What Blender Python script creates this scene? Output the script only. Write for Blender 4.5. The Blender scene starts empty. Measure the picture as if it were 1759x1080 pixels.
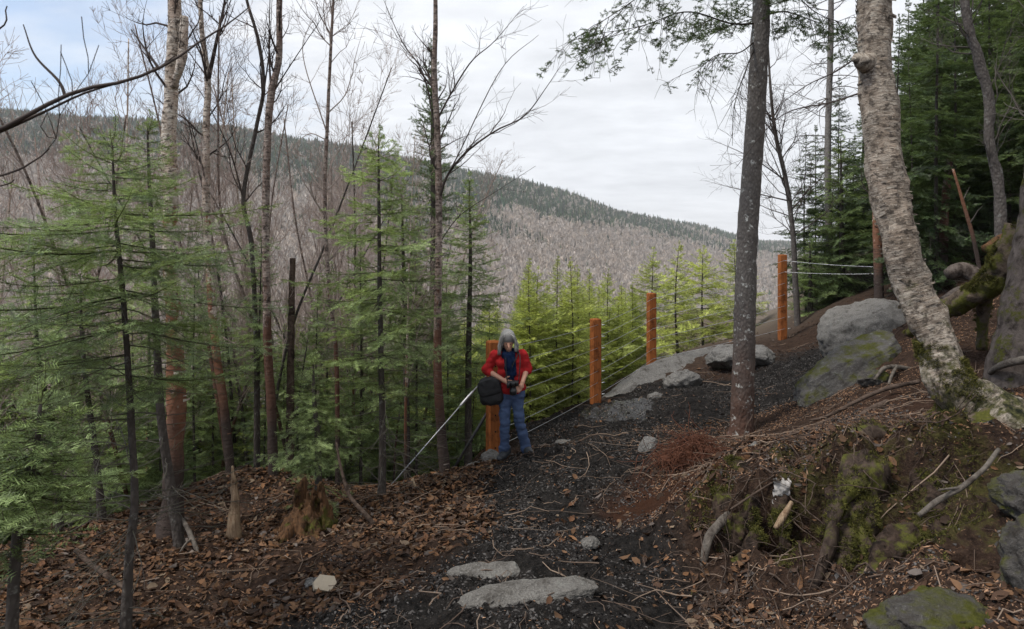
import bpy, math, random
import numpy as np
from mathutils import Vector, Matrix

rad = math.radians
rng = np.random.default_rng(7)
scene = bpy.context.scene
COL = scene.collection

# ------------------------------------------------------------------ camera, sky, sun, exposure
F, CX, HY, CZ = 1200.0, 879.5, 430.0, 2.2        # focal length in photo pixels, principal column, horizon row, eye height
cd = bpy.data.cameras.new('camera'); cam = bpy.data.objects.new('camera', cd); COL.objects.link(cam)
cam.location = (0, 0, CZ); cam.rotation_euler = (rad(90), 0, 0)
cd.sensor_width = 36.0; cd.lens = 36.0 * F / 1759.0; cd.shift_y = -(540 - HY) / 1759.0
cd.clip_start = 0.05; cd.clip_end = 12000
cd.dof.use_dof = True; cd.dof.focus_distance = 9.0; cd.dof.aperture_fstop = 5.6
scene.camera = cam
scene.view_settings.view_transform = 'Standard'; scene.view_settings.look = 'None'
scene.view_settings.exposure = 0.76; scene.view_settings.gamma = 1.0
SUN_EL, SUN_AZ = 58.0, -115.0                     # the veiled sun stands high behind the left shoulder
world = bpy.data.worlds.new('World'); scene.world = world; world.use_nodes = True
wt = world.node_tree; wt.nodes.clear()
def wn(t, **k):
    n = wt.nodes.new(t)
    for a, b in k.items(): setattr(n, a, b)
    return n
out = wn('ShaderNodeOutputWorld'); bg = wn('ShaderNodeBackground')
sky = wn('ShaderNodeTexSky'); sky.sky_type = 'NISHITA'; sky.sun_disc = False
sky.sun_elevation = rad(SUN_EL); sky.sun_rotation = rad(SUN_AZ); sky.air_density = 1.0; sky.dust_density = 1.0
tc = wn('ShaderNodeTexCoord'); sep = wn('ShaderNodeSeparateXYZ'); wt.links.new(tc.outputs['Generated'], sep.inputs[0])
def wmath(op, a, b=None, clamp=False):
    n = wn('ShaderNodeMath', operation=op); n.use_clamp = clamp
    for i, v in enumerate((a, b)):
        if v is None: continue
        if isinstance(v, (int, float)): n.inputs[i].default_value = v
        else: wt.links.new(v, n.inputs[i])
    return n.outputs[0]
zz = wmath('ADD', wmath('MAXIMUM', sep.outputs[2], 0.0), 0.16)
cmb = wn('ShaderNodeCombineXYZ'); wt.links.new(wmath('DIVIDE', sep.outputs[0], zz), cmb.inputs[0]); wt.links.new(wmath('DIVIDE', sep.outputs[1], zz), cmb.inputs[1])
def wnoise(scale, detail, rough, sx=1.0, sy=1.0):
    m = wn('ShaderNodeMapping'); m.inputs['Scale'].default_value = (sx, sy, 1); m.inputs['Rotation'].default_value = (0, 0, 0.35)
    wt.links.new(cmb.outputs[0], m.inputs[0])
    n = wn('ShaderNodeTexNoise'); n.inputs['Scale'].default_value = scale; n.inputs['Detail'].default_value = detail; n.inputs['Roughness'].default_value = rough
    wt.links.new(m.outputs[0], n.inputs[0]); return n.outputs[0]
n1 = wnoise(1.1, 6, 0.55, 1.0, 1.7); n2 = wnoise(4.5, 5, 0.6, 1.0, 1.5)
# cover: thick in the middle and right of the sky, thinner to the left
cov = wmath('ADD', wmath('MULTIPLY', sep.outputs[0], 2.1), 1.55)
cov = wmath('ADD', cov, wmath('MULTIPLY', wmath('SUBTRACT', n1, 0.5), 2.6), True)
cov = wmath('MULTIPLY', cov, 0.95)
tone = wmath('ADD', wmath('MULTIPLY', wmath('SUBTRACT', n2, 0.5), 0.28), wmath('ADD', wmath('MULTIPLY', wmath('SUBTRACT', n1, 0.5), 0.30), 0.615))
cl = wn('ShaderNodeVectorMath', operation='SCALE'); cl.inputs[0].default_value = (0.965, 0.985, 1.02); wt.links.new(tone, cl.inputs['Scale'])
skys = wn('ShaderNodeVectorMath', operation='SCALE'); skys.inputs['Scale'].default_value = 0.12; wt.links.new(sky.outputs[0], skys.inputs[0])
mx = wn('ShaderNodeMix', data_type='RGBA'); wt.links.new(cov, mx.inputs['Factor']); wt.links.new(skys.outputs[0], mx.inputs['A']); wt.links.new(cl.outputs[0], mx.inputs['B'])
wt.links.new(mx.outputs['Result'], bg.inputs[0]); bg.inputs[1].default_value = 1.0; wt.links.new(bg.outputs[0], out.inputs[0])
sl = bpy.data.lights.new('sun', 'SUN'); sl.energy = 1.9; sl.angle = rad(10); sl.color = (1.0, 0.95, 0.87)
so = bpy.data.objects.new('sun', sl); COL.objects.link(so); so.location = (-30, -20, 60)
so.rotation_euler = Vector((-math.sin(rad(SUN_AZ)) * math.cos(rad(SUN_EL)), -math.cos(rad(SUN_AZ)) * math.cos(rad(SUN_EL)), -math.sin(rad(SUN_EL)))).to_track_quat('-Z', 'Y').to_euler()

# ------------------------------------------------------------------ helpers
def P(px, py, Y): return np.array([(px - CX) * Y / F, Y, CZ - (py - HY) * Y / F])

def _h(ix, iy, iz, seed):
    h = (ix.astype(np.int64) * 374761393 + iy.astype(np.int64) * 668265263 + iz.astype(np.int64) * 1274126177 + seed * 974634777) & 0xFFFFFFFF
    h = ((h ^ (h >> 13)) * 1274126177) & 0xFFFFFFFF
    h = h ^ (h >> 16)
    return (h & 0xFFFF).astype(np.float64) / 32767.5 - 1.0
def vnoise(p, seed=0):
    p = np.asarray(p, float); i = np.floor(p).astype(np.int64); f = p - i; f = f * f * (3 - 2 * f)
    r = 0
    for dx in (0, 1):
        wx = f[:, 0] if dx else 1 - f[:, 0]
        for dy in (0, 1):
            wy = f[:, 1] if dy else 1 - f[:, 1]
            for dz in (0, 1):
                wz = f[:, 2] if dz else 1 - f[:, 2]
                r = r + wx * wy * wz * _h(i[:, 0] + dx, i[:, 1] + dy, i[:, 2] + dz, seed)
    return r
def fbm(p, oct=4, seed=0, gain=0.5):
    r = 0; a = 1.0; q = np.asarray(p, float)
    for k in range(oct): r = r + a * vnoise(q, seed + k * 17); q = q * 2.03 + 11.7; a *= gain
    return r
def sstep(a, b, x):
    t = np.clip((x - a) / (b - a), 0, 1); return t * t * (3 - 2 * t)

def link(o, parent=None):
    COL.objects.link(o)
    if parent is not None: o.parent = parent
    return o
def tag(o, label=None, cat=None, group=None, kind=None):
    if label: o['label'] = label
    if cat: o['category'] = cat
    if group: o['group'] = group
    if kind: o['kind'] = kind
    return o
def thing(name, label, cat, loc, group=None):
    o = bpy.data.objects.new(name, None); o.empty_display_size = 0.1; o.location = tuple(loc); COL.objects.link(o)
    return tag(o, label, cat, group)

class MB:
    """collects vertices, faces and per-vertex attributes; build() links them as ONE mesh object"""
    def __init__(s): s.v = []; s.t = []; s.q = []; s.a = {}; s.n = 0
    def add(s, v, t=None, q=None, **attrs):
        v = np.asarray(v, float).reshape(-1, 3)
        if t is not None and len(t): s.t.append(np.asarray(t, np.int64).reshape(-1, 3) + s.n)
        if q is not None and len(q): s.q.append(np.asarray(q, np.int64).reshape(-1, 4) + s.n)
        for k, val in attrs.items(): s.a.setdefault(k, []).append((s.n, np.asarray(val, float)))
        s.v.append(v); s.n += len(v); return s
    def merged(s):
        v = np.concatenate(s.v); t = np.concatenate(s.t) if s.t else np.zeros((0, 3), int); q = np.concatenate(s.q) if s.q else np.zeros((0, 4), int)
        return v, t, q
    def mesh(s, name, smooth=True):
        v, t, q = s.merged(); me = bpy.data.meshes.new(name)
        me.vertices.add(len(v)); me.vertices.foreach_set('co', v.astype(np.float32).ravel())
        nl = t.size + q.size; nf = len(t) + len(q)
        me.loops.add(nl); me.loops.foreach_set('vertex_index', np.concatenate([t.ravel(), q.ravel()]).astype(np.int32))
        me.polygons.add(nf)
        st = np.concatenate([np.arange(len(t)) * 3, t.size + np.arange(len(q)) * 4]).astype(np.int32)
        me.polygons.foreach_set('loop_start', st)
        me.polygons.foreach_set('use_smooth', np.full(nf, smooth, dtype=bool))
        for k, lst in s.a.items():
            d = lst[0][1]; vec = d.ndim == 2
            arr = np.zeros((len(v), d.shape[1])) if vec else np.zeros(len(v))
            for st_, val in lst: arr[st_:st_ + len(val)] = val
            if vec and arr.shape[1] == 4:
                at = me.attributes.new(k, 'FLOAT_COLOR', 'POINT'); at.data.foreach_set('color', arr.astype(np.float32).ravel())
            elif vec:
                at = me.attributes.new(k, 'FLOAT_VECTOR', 'POINT'); at.data.foreach_set('vector', arr.astype(np.float32).ravel())
            else:
                at = me.attributes.new(k, 'FLOAT', 'POINT'); at.data.foreach_set('value', arr.astype(np.float32))
        me.update(calc_edges=True); return me
    def build(s, name, mat, parent=None, loc=None, smooth=True):
        me = s.mesh(name, smooth)
        if mat: me.materials.append(mat)
        o = bpy.data.objects.new(name, me); link(o, parent)
        if loc is not None: o.location = tuple(loc)
        return o

def spline(pts, n):
    """Catmull-Rom through pts (any columns), n samples"""
    p = np.asarray(pts, float); m = len(p)
    if m < 3:
        u = np.linspace(0, 1, n)[:, None]; return p[0] * (1 - u) + p[-1] * u
    e = np.vstack([2 * p[0] - p[1], p, 2 * p[-1] - p[-2]])
    u = np.linspace(0, m - 1 - 1e-9, n); i = u.astype(int); f = (u - i)[:, None]
    a, b, c, d = e[i], e[i + 1], e[i + 2], e[i + 3]
    return 0.5 * (2 * b + (c - a) * f + (2 * a - 5 * b + 4 * c - d) * f ** 2 + (3 * b - a - 3 * c + d) * f ** 3)

def tube(mb, path, r, k=6, rough=0.0, rs=8.0, seed=0, cap=True, flat=1.0, **attrs):
    path = np.asarray(path, float); n = len(path); r = np.broadcast_to(np.asarray(r, float), (n,)).copy()
    T = np.gradient(path, axis=0); T /= np.maximum(np.linalg.norm(T, axis=1, keepdims=True), 1e-9)
    N = np.zeros_like(T); t0 = T[0]; a = np.array([1.0, 0, 0]) if abs(t0[0]) < 0.8 else np.array([0, 1.0, 0])
    nn = a - t0 * a.dot(t0); nn /= np.linalg.norm(nn)
    for i in range(n):
        nn = nn - T[i] * nn.dot(T[i]); nn = nn / max(np.linalg.norm(nn), 1e-9); N[i] = nn
    B = np.cross(T, N); th = np.arange(k) * 2 * math.pi / k
    s = np.concatenate([[0], np.cumsum(np.linalg.norm(np.diff(path, axis=0), axis=1))])
    co, si = np.cos(th), np.sin(th)
    R = np.repeat(r[:, None], k, 1)
    if rough:
        q = np.stack([np.tile(co, n) * 1.3, np.tile(si, n) * 1.3, np.repeat(s, k) * rs], 1)
        R = R * (1 + rough * fbm(q, 3, seed).reshape(n, k))
    V = path[:, None, :] + R[..., None] * (co[None, :, None] * N[:, None, :] + flat * si[None, :, None] * B[:, None, :])
    V = V.reshape(-1, 3)
    i = np.arange(n - 1)[:, None] * k; j = np.arange(k)[None, :]; j2 = (j + 1) % k
    q = np.stack([i + j, i + j2, i + k + j2, i + k + j], -1).reshape(-1, 4)
    tcv = np.stack([(R * co).ravel(), (R * si).ravel(), np.repeat(s, k)], 1)
    tris = []
    if cap:
        for base, c, rev in ((0, path[0], True), ((n - 1) * k, path[-1], False)):
            ci = n * k + len(tris) // k
            for jj in range(k):
                a_, b_ = base + jj, base + (jj + 1) % k
                tris.append((b_, a_, ci) if rev else (a_, b_, ci))
        V = np.vstack([V, path[0], path[-1]]); tcv = np.vstack([tcv, [0, 0, 0], [0, 0, s[-1]]])
    at = {kk: (np.full(len(V), val) if np.isscalar(val) else np.tile(val, (len(V), 1))) for kk, val in attrs.items()}
    mb.add(V, t=tris, q=q, tc=tcv, **at)
    return mb

def tube_off(mb, *a):
    t2 = MB(); tube(t2, *a); v, t, q = t2.merged(); mb.add(v, t=t, q=q, tc=t2.a['tc'][0][1] + np.array([0, 0, 4.0]))

def surface_nets(f, org, h):
    s = f < 0; nx, ny, nz = f.shape
    acc = np.zeros((nx - 1, ny - 1, nz - 1, 3)); cnt = np.zeros((nx - 1, ny - 1, nz - 1))
    cs = [(a, b, c) for a in (0, 1) for b in (0, 1) for c in (0, 1)]
    sl = lambda A, o: A[o[0]:nx - 1 + o[0], o[1]:ny - 1 + o[1], o[2]:nz - 1 + o[2]]
    for o in cs:
        for ax in range(3):
            if o[ax]: continue
            o2 = list(o); o2[ax] = 1
            fa, fb = sl(f, o), sl(f, o2); m = (fa < 0) != (fb < 0)
            t = np.where(m, fa / np.where(m, fa - fb, 1), 0)
            for d in range(3):
                acc[..., d] += np.where(m, (t if d == ax else o[d]), 0)
            cnt += m
    act = cnt > 0; idx = -np.ones(act.shape, int); idx[act] = np.arange(act.sum())
    ijk = np.argwhere(act); V = (ijk + acc[act] / cnt[act][:, None]) * h + org
    Q = []
    for ax in range(3):
        o2 = [0, 0, 0]; o2[ax] = 1
        A = s[:nx - o2[0], :ny - o2[1], :nz - o2[2]]; Bm = s[o2[0]:, o2[1]:, o2[2]:]
        e = np.argwhere(A != Bm); u, v = [(1, 2), (2, 0), (0, 1)][ax]
        e = e[(e[:, u] > 0) & (e[:, v] > 0) & (e[:, u] < f.shape[u] - 1) & (e[:, v] < f.shape[v] - 1)]
        fl = A[e[:, 0], e[:, 1], e[:, 2]]
        def g(du, dv):
            w = e.copy(); w[:, u] -= du; w[:, v] -= dv; return idx[w[:, 0], w[:, 1], w[:, 2]]
        q = np.stack([g(1, 1), g(0, 1), g(0, 0), g(1, 0)], 1); q[~fl] = q[~fl][:, ::-1]; Q.append(q)
    return V, np.concatenate(Q)

def sdf_caps(caps, h, k=0.02, bump=None):
    """smooth union of tapered capsules (p0,p1,r0,r1) -> verts, quads"""
    P0 = np.array([c[0] for c in caps]); P1 = np.array([c[1] for c in caps]); Rm = max(max(c[2], c[3]) for c in caps)
    lo = np.minimum(P0, P1).min(0) - Rm - 3 * h - k; hi = np.maximum(P0, P1).max(0) + Rm + 3 * h + k
    n = np.ceil((hi - lo) / h).astype(int) + 1; f = np.full(n, 0.3)
    for p0, p1, r0, r1 in caps:
        p0 = np.asarray(p0, float); p1 = np.asarray(p1, float); m = max(r0, r1) + k + 3 * h
        a = np.maximum(((np.minimum(p0, p1) - m - lo) / h).astype(int), 0); b = np.minimum(((np.maximum(p0, p1) + m - lo) / h).astype(int) + 2, n)
        X, Y, Z = np.meshgrid(*[lo[d] + h * np.arange(a[d], b[d]) for d in range(3)], indexing='ij')
        d = p1 - p0; L2 = max(d.dot(d), 1e-9)
        t = np.clip(((X - p0[0]) * d[0] + (Y - p0[1]) * d[1] + (Z - p0[2]) * d[2]) / L2, 0, 1)
        g = np.sqrt((X - p0[0] - t * d[0]) ** 2 + (Y - p0[1] - t * d[1]) ** 2 + (Z - p0[2] - t * d[2]) ** 2) - (r0 + (r1 - r0) * t)
        S = f[a[0]:b[0], a[1]:b[1], a[2]:b[2]]
        hh = np.clip(0.5 + 0.5 * (S - g) / k, 0, 1)
        f[a[0]:b[0], a[1]:b[1], a[2]:b[2]] = S * (1 - hh) + g * hh - k * hh * (1 - hh)
    if bump is not None:
        X = np.stack(np.meshgrid(*[lo[d] + h * np.arange(n[d]) for d in range(3)], indexing='ij'), -1)
        m = np.abs(f) < 0.12; f[m] += bump(X[m])
    return surface_nets(f, lo, h)

# ------------------------------------------------------------------ materials
def mat(name):
    m = bpy.data.materials.new(name); m.use_nodes = True; nt = m.node_tree; nt.nodes.clear()
    o = nt.nodes.new('ShaderNodeOutputMaterial'); b = nt.nodes.new('ShaderNodeBsdfPrincipled'); nt.links.new(b.outputs[0], o.inputs[0])
    return m, G(nt, b, o)
class G:
    def __init__(s, nt, b, o): s.nt, s.b, s.o = nt, b, o
    def n(s, t, **k):
        n = s.nt.nodes.new(t)
        for a, v in k.items(): setattr(n, a, v)
        return n
    def set(s, sock, v):
        if hasattr(v, 'is_linked') or isinstance(v, bpy.types.NodeSocket): s.nt.links.new(v, sock)
        else: sock.default_value = v
    def co(s, kind='Object'): return s.n('ShaderNodeTexCoord').outputs[kind]
    def attr(s, name, outp='Vector'): return s.n('ShaderNodeAttribute', attribute_name=name).outputs[outp]
    def mapping(s, v, scale): m = s.n('ShaderNodeMapping'); s.set(m.inputs[0], v); m.inputs['Scale'].default_value = scale; return m.outputs[0]
    def noise(s, v, scale, detail=5, rough=0.55, dist=0.0):
        n = s.n('ShaderNodeTexNoise'); s.set(n.inputs['Vector'], v); n.inputs['Scale'].default_value = scale
        n.inputs['Detail'].default_value = detail; n.inputs['Roughness'].default_value = rough; n.inputs['Distortion'].default_value = dist; return n.outputs[0]
    def vor(s, v, scale, feature='F1'):
        n = s.n('ShaderNodeTexVoronoi', feature=feature); s.set(n.inputs['Vector'], v); n.inputs['Scale'].default_value = scale; return n.outputs['Distance']
    def m(s, op, a, b=0.0, clamp=False):
        n = s.n('ShaderNodeMath', operation=op); n.use_clamp = clamp; s.set(n.inputs[0], a); s.set(n.inputs[1], b); return n.outputs[0]
    def ramp(s, f, stops, interp='LINEAR'):
        n = s.n('ShaderNodeValToRGB'); s.set(n.inputs[0], f); e = n.color_ramp.elements; n.color_ramp.interpolation = interp
        while len(e) < len(stops): e.new(0.5)
        for el, (p, c) in zip(e, stops): el.position = p; el.color = (*c, 1) if not np.isscalar(c) else (c, c, c, 1)
        return n.outputs[0]
    def mix(s, f, a, b, mode='MIX'):
        n = s.n('ShaderNodeMix', data_type='RGBA', blend_type=mode)
        s.set(n.inputs['Factor'], f)
        for key, v in (('A', a), ('B', b)): s.set(n.inputs[key], (*v, 1) if isinstance(v, tuple) and len(v) == 3 else v)
        return n.outputs['Result']
    def rnd(s): return s.n('ShaderNodeObjectInfo').outputs['Random']
    def bump(s, hgt, strength=0.5, dist=0.02):
        n = s.n('ShaderNodeBump'); s.set(n.inputs['Height'], hgt); n.inputs['Strength'].default_value = strength; n.inputs['Distance'].default_value = dist
        s.nt.links.new(n.outputs[0], s.b.inputs['Normal'])
    def col(s, c): s.set(s.b.inputs['Base Color'], (*c, 1) if isinstance(c, tuple) and len(c) == 3 else c)
    def rough(s, v): s.set(s.b.inputs['Roughness'], v)
    def spec(s, v): s.b.inputs['Specular IOR Level'].default_value = v

def plain(name, c, rough=0.6, spec=0.4, var=0.25, sc=25, bump=0.0, bdist=0.005, metal=0.0):
    m, g = mat(name); co = g.co(); f = g.noise(co, sc, 5)
    g.col(g.mix(f, tuple(x * (1 - var) for x in c), tuple(min(1, x * (1 + var)) for x in c)))
    g.rough(rough); g.spec(spec); g.b.inputs['Metallic'].default_value = metal
    if bump: g.bump(g.noise(co, sc * 2, 4), bump, bdist)
    return m

def needles(name, c_old, c_new, wood=(0.045, 0.032, 0.024)):
    m, g = mat(name); t = g.attr('tint', 'Fac'); co = g.co()
    f = g.m('ADD', g.m('MULTIPLY', g.noise(co, 2.2, 3), 0.75), g.m('MULTIPLY', g.rnd(), 0.45))
    f = g.m('SUBTRACT', f, 0.1, True)
    col = g.mix(f, c_old, c_new); sv = g.n('ShaderNodeVectorMath', operation='SCALE'); g.set(sv.inputs[0], col); g.set(sv.inputs['Scale'], g.m('MINIMUM', g.attr('sh', 'Fac'), 2.4)); col = sv.outputs[0]; leafc = col; col = g.mix(g.m('GREATER_THAN', t, 0.5), col, wood); col = g.mix(g.m('GREATER_THAN', t, 1.5), col, (0.115, 0.10, 0.09))
    g.col(col); g.rough(0.45); g.spec(0.35)
    tr = g.n('ShaderNodeBsdfTranslucent'); g.set(tr.inputs[0], g.mix(0.3, col, (min(1, c_new[0] * 1.5), min(1, c_new[1] * 1.5), c_new[2] * 0.7)))
    ms = g.n('ShaderNodeMixShader'); ms.inputs[0].default_value = 0.46
    g.nt.links.new(g.b.outputs[0], ms.inputs[1]); g.nt.links.new(tr.outputs[0], ms.inputs[2]); g.nt.links.new(ms.outputs[0], g.o.inputs[0])
    return m

def bark_birch(name, pale, tan, dark, red, redamt, moss=False, lent=1.0, foot=0.0):
    m, g = mat(name); tcv = g.attr('tc')
    low = g.noise(g.mapping(tcv, (5, 5, 2.2)), 1.0, 4, 0.6)
    band = g.noise(g.mapping(tcv, (6, 6, 55)), 1.0, 5, 0.65)
    fine = g.noise(g.mapping(tcv, (13, 13, 120)), 1.0, 4, 0.62, 0.5)
    blot = g.noise(g.mapping(tcv, (14, 14, 16)), 1.0, 5, 0.65)
    col = g.mix(g.ramp(band, [(0.35, 0.0), (0.62, 1.0)]), tan, pale)
    col = g.mix(g.m('MULTIPLY', g.ramp(low, [(0.50 - 0.14 * redamt, 0.0), (0.66 - 0.1 * redamt, 1.0)]), min(1.0, redamt * 1.2)), col, red)
    col = g.mix(g.m('MULTIPLY', g.ramp(fine, [(0.56, 0.0), (0.64, 1.0)]), 0.75 * lent), col, dark)
    col = g.mix(g.ramp(blot, [(0.53, 0.0), (0.62, 0.9)]), col, dark); patch = g.noise(g.mapping(tcv, (9, 9, 5)), 1.0, 5, 0.7); col = g.mix(g.ramp(patch, [(0.54, 0.0), (0.60, 0.6)]), col, tan); col = g.mix(g.m('MULTIPLY', g.ramp(g.noise(g.mapping(tcv, (4, 4, 2.5)), 1.0, 5, 0.7), [(0.42, 0.0), (0.62, 1.0)]), 0.55), col, tuple(x * 0.55 for x in tan))
    flk = g.noise(g.mapping(tcv, (16, 16, 26)), 1.0, 5, 0.7); col = g.mix(g.ramp(flk, [(0.55, 0.0), (0.60, 0.75)]), col, dark); col = g.mix(g.ramp(flk, [(0.36, 0.7), (0.42, 0.0)]), col, pale)
    if foot:
        z = g.n('ShaderNodeSeparateXYZ'); g.set(z.inputs[0], tcv)
        pz = g.noise(g.mapping(tcv, (7, 7, 4)), 1.0, 5, 0.65); mid_ = g.ramp(g.m('ADD', g.m('MULTIPLY', z.outputs[2], 0.32 / foot), g.m('MULTIPLY', g.m('SUBTRACT', pz, 0.5), 1.5)), [(0.46, 0.92), (0.54, 0.0)])
        col = g.mix(mid_, col, g.mix(band, tuple(x * 0.35 for x in red), tuple(x * 0.95 for x in red)))
        ff = g.ramp(g.m('ADD', g.m('MULTIPLY', z.outputs[2], 0.5 / foot), g.m('MULTIPLY', low, 0.5)), [(0.48, 1.0), (0.72, 0.0)])
        col = g.mix(ff, col, g.mix(band, (0.03, 0.023, 0.02), (0.10, 0.075, 0.065)))
    if moss:
        z = g.n('ShaderNodeSeparateXYZ'); g.set(z.inputs[0], tcv)
        mf = g.m('ADD', g.m('MULTIPLY', z.outputs[2], -0.9), g.m('ADD', g.m('MULTIPLY', g.noise(g.mapping(tcv, (7, 7, 9)), 1.0, 6, 0.7), 6.0), -1.75), True)
        col = g.mix(mf, col, g.mix(g.ramp(g.noise(tcv, 22, 6, 0.7), [(0.38, 0.0), (0.62, 1.0)]), (0.012, 0.014, 0.008), (0.085, 0.082, 0.032)))
    g.col(col); g.rough(0.8); g.spec(0.08)
    g.bump(g.m('ADD', g.m('MULTIPLY', band, 0.8), g.m('ADD', g.m('MULTIPLY', fine, 0.4), g.m('ADD', blot, flk))), 1.0, 0.015)
    return m

def bark_rough(name, a, b, lichen=(0.30, 0.31, 0.28), lam=0.3, redbase=0.0):
    m, g = mat(name); tcv = g.attr('tc')
    f = g.noise(g.mapping(tcv, (22, 22, 9)), 1.0, 6, 0.65)
    sc = g.vor(g.mapping(tcv, (38, 38, 20)), 1.0)
    col = g.mix(f, a, b); col = g.mix(g.ramp(sc, [(0.0, 0.0), (0.5, 0.35)]), col, tuple(x * 0.4 for x in a))
    if redbase:
        z = g.n('ShaderNodeSeparateXYZ'); g.set(z.inputs[0], tcv)
        col = g.mix(g.m('MULTIPLY', g.ramp(g.m('ADD', g.m('MULTIPLY', z.outputs[2], 0.4), g.m('MULTIPLY', g.noise(g.mapping(tcv, (9, 9, 3)), 1.0, 4), 0.6)), [(0.35, 1.0), (1.0, 0.0)]), redbase), col, (0.085, 0.04, 0.026))
    lf = g.ramp(g.noise(g.mapping(tcv, (12, 12, 14)), 1.0, 5, 0.7), [(0.58, 0.0), (0.66, 1.0)])
    col = g.mix(g.m('MULTIPLY', lf, lam), col, lichen)
    g.col(col); g.rough(0.9); g.spec(0.06); g.bump(g.m('ADD', f, sc), 0.9, 0.012)
    return m

def twig_mat(name, a, b, tip):
    m, g = mat(name); t = g.attr('tint', 'Fac')
    col = g.mix(g.rnd(), a, b); col = g.mix(g.m('MULTIPLY', t, 0.9), col, tip)
    col = g.mix(g.noise(g.co(), 14, 4), g.mix(0.5, col, (0.02, 0.016, 0.014)), col)
    g.col(col); g.rough(0.8); g.spec(0.1); return m

def rock_mat(name, a, b, speck=0.5, moss=0.0, mosscol=((0.03, 0.035, 0.008), (0.11, 0.11, 0.025)), lich=0.3):
    m, g = mat(name); co = g.co()
    big = g.noise(co, 3.2, 6, 0.6); fine = g.noise(co, 70, 4, 0.7); cr = g.noise(co, 9, 8, 0.7)
    col = g.mix(big, a, b); col = g.mix(g.m('MULTIPLY', g.ramp(fine, [(0.42, 1.0), (0.5, 0.0)]), speck), col, (0.03, 0.03, 0.032))
    col = g.mix(g.m('MULTIPLY', g.ramp(fine, [(0.58, 0.0), (0.66, 1.0)]), speck), col, (0.52, 0.50, 0.47))
    col = g.mix(g.m('MULTIPLY', g.ramp(cr, [(0.56, 0.0), (0.68, 1.0)]), lich), col, (0.33, 0.34, 0.31))
    col = g.mix(g.ramp(g.noise(co, 5.5, 7, 0.7), [(0.34, 0.75), (0.46, 0.0)]), col, (0.045, 0.038, 0.032))
    if moss:
        nz = g.n('ShaderNodeSeparateXYZ'); g.set(nz.inputs[0], g.n('ShaderNodeNewGeometry').outputs['Normal'])
        mf = g.m('ADD', g.m('MULTIPLY', g.noise(co, 4.0, 6, 0.65), 2.6), g.m('ADD', g.m('MULTIPLY', nz.outputs[2], 0.35), moss * 1.6 - 2.3), True)
        col = g.mix(g.ramp(mf, [(0.2, 0.0), (0.6, 1.0)]), col, g.mix(g.noise(co, 40, 4), *mosscol))
    g.col(col); g.rough(0.9); g.spec(0.08); g.bump(g.m('ADD', g.m('MULTIPLY', fine, 0.35), cr), 1.0, 0.045)
    return m

M = {}
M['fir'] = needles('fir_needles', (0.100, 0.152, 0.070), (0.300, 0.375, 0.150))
M['fir_bright'] = needles('sun_toned_fir_needles', (0.250, 0.310, 0.085), (0.52, 0.56, 0.16))  # brighter copy of the fir needles, sunlight painted into the colour
M['fir_dark'] = needles('shade_toned_spruce_needles', (0.040, 0.070, 0.034), (0.120, 0.160, 0.062))  # darker needle copy, the right-hand forest's deep shade painted into the colour
M['spruce'] = needles('blue_spruce_needles', (0.065, 0.10, 0.06), (0.17, 0.215, 0.115))
M['bark_fir'] = bark_rough('fir_bark', (0.060, 0.050, 0.044), (0.130, 0.112, 0.10), lam=0.4)
M['bark_spruce'] = bark_rough('spruce_bark', (0.095, 0.083, 0.075), (0.215, 0.195, 0.178), lam=0.95, lichen=(0.42, 0.42, 0.39), redbase=0.8)
M['bark_old'] = bark_rough('old_bark', (0.070, 0.060, 0.055), (0.185, 0.165, 0.15), lam=0.45)
M['dead_bark'] = bark_rough('dead_spruce_bark', (0.15, 0.135, 0.125), (0.31, 0.29, 0.27), lam=0.4)
M['birch'] = bark_birch('white_birch_bark', (0.74, 0.68, 0.60), (0.50, 0.41, 0.33), (0.050, 0.038, 0.032), (0.31, 0.135, 0.075), 0.42, foot=1.6)
M['birch_red'] = bark_birch('red_birch_bark', (0.42, 0.36, 0.32), (0.22, 0.165, 0.14), (0.035, 0.028, 0.025), (0.17, 0.085, 0.058), 0.45, foot=1.3)
M['birch_gold'] = bark_birch('yellow_birch_bark', (0.46, 0.41, 0.345), (0.23, 0.185, 0.145), (0.055, 0.045, 0.038), (0.30, 0.22, 0.16), 0.4, moss=True, lent=1.0)
M['twig_dark'] = twig_mat('dark_twigs', (0.062, 0.052, 0.047), (0.11, 0.09, 0.08), (0.10, 0.075, 0.065))
M['twig_red'] = twig_mat('red_twigs', (0.36, 0.29, 0.25), (0.54, 0.47, 0.42), (0.42, 0.32, 0.28))
M['dead'] = twig_mat('dead_twigs', (0.10, 0.088, 0.078), (0.16, 0.14, 0.125), (0.13, 0.115, 0.10))
M['rock'] = rock_mat('grey_granite', (0.13, 0.125, 0.118), (0.25, 0.24, 0.225))
M['rock_pale'] = rock_mat('pale_granite', (0.125, 0.117, 0.106), (0.245, 0.232, 0.212), speck=0.3, lich=0.3)
M['rock_moss'] = rock_mat('mossy_granite', (0.075, 0.07, 0.065), (0.17, 0.16, 0.148), speck=0.15, moss=0.72)
M['rock_slab'] = rock_mat('dark_slab_granite', (0.060, 0.056, 0.052), (0.16, 0.15, 0.14), speck=0.2, moss=0.70, lich=0.45)
M['rock_dark'] = rock_mat('dark_mossy_stone', (0.05, 0.046, 0.042), (0.13, 0.12, 0.11), speck=0.12, moss=0.70, lich=0.15)
M['chip'] = plain('split_stone', (0.42, 0.35, 0.26), 0.7, 0.3, 0.15, 30, 0.4)
M['rot'] = None
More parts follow.
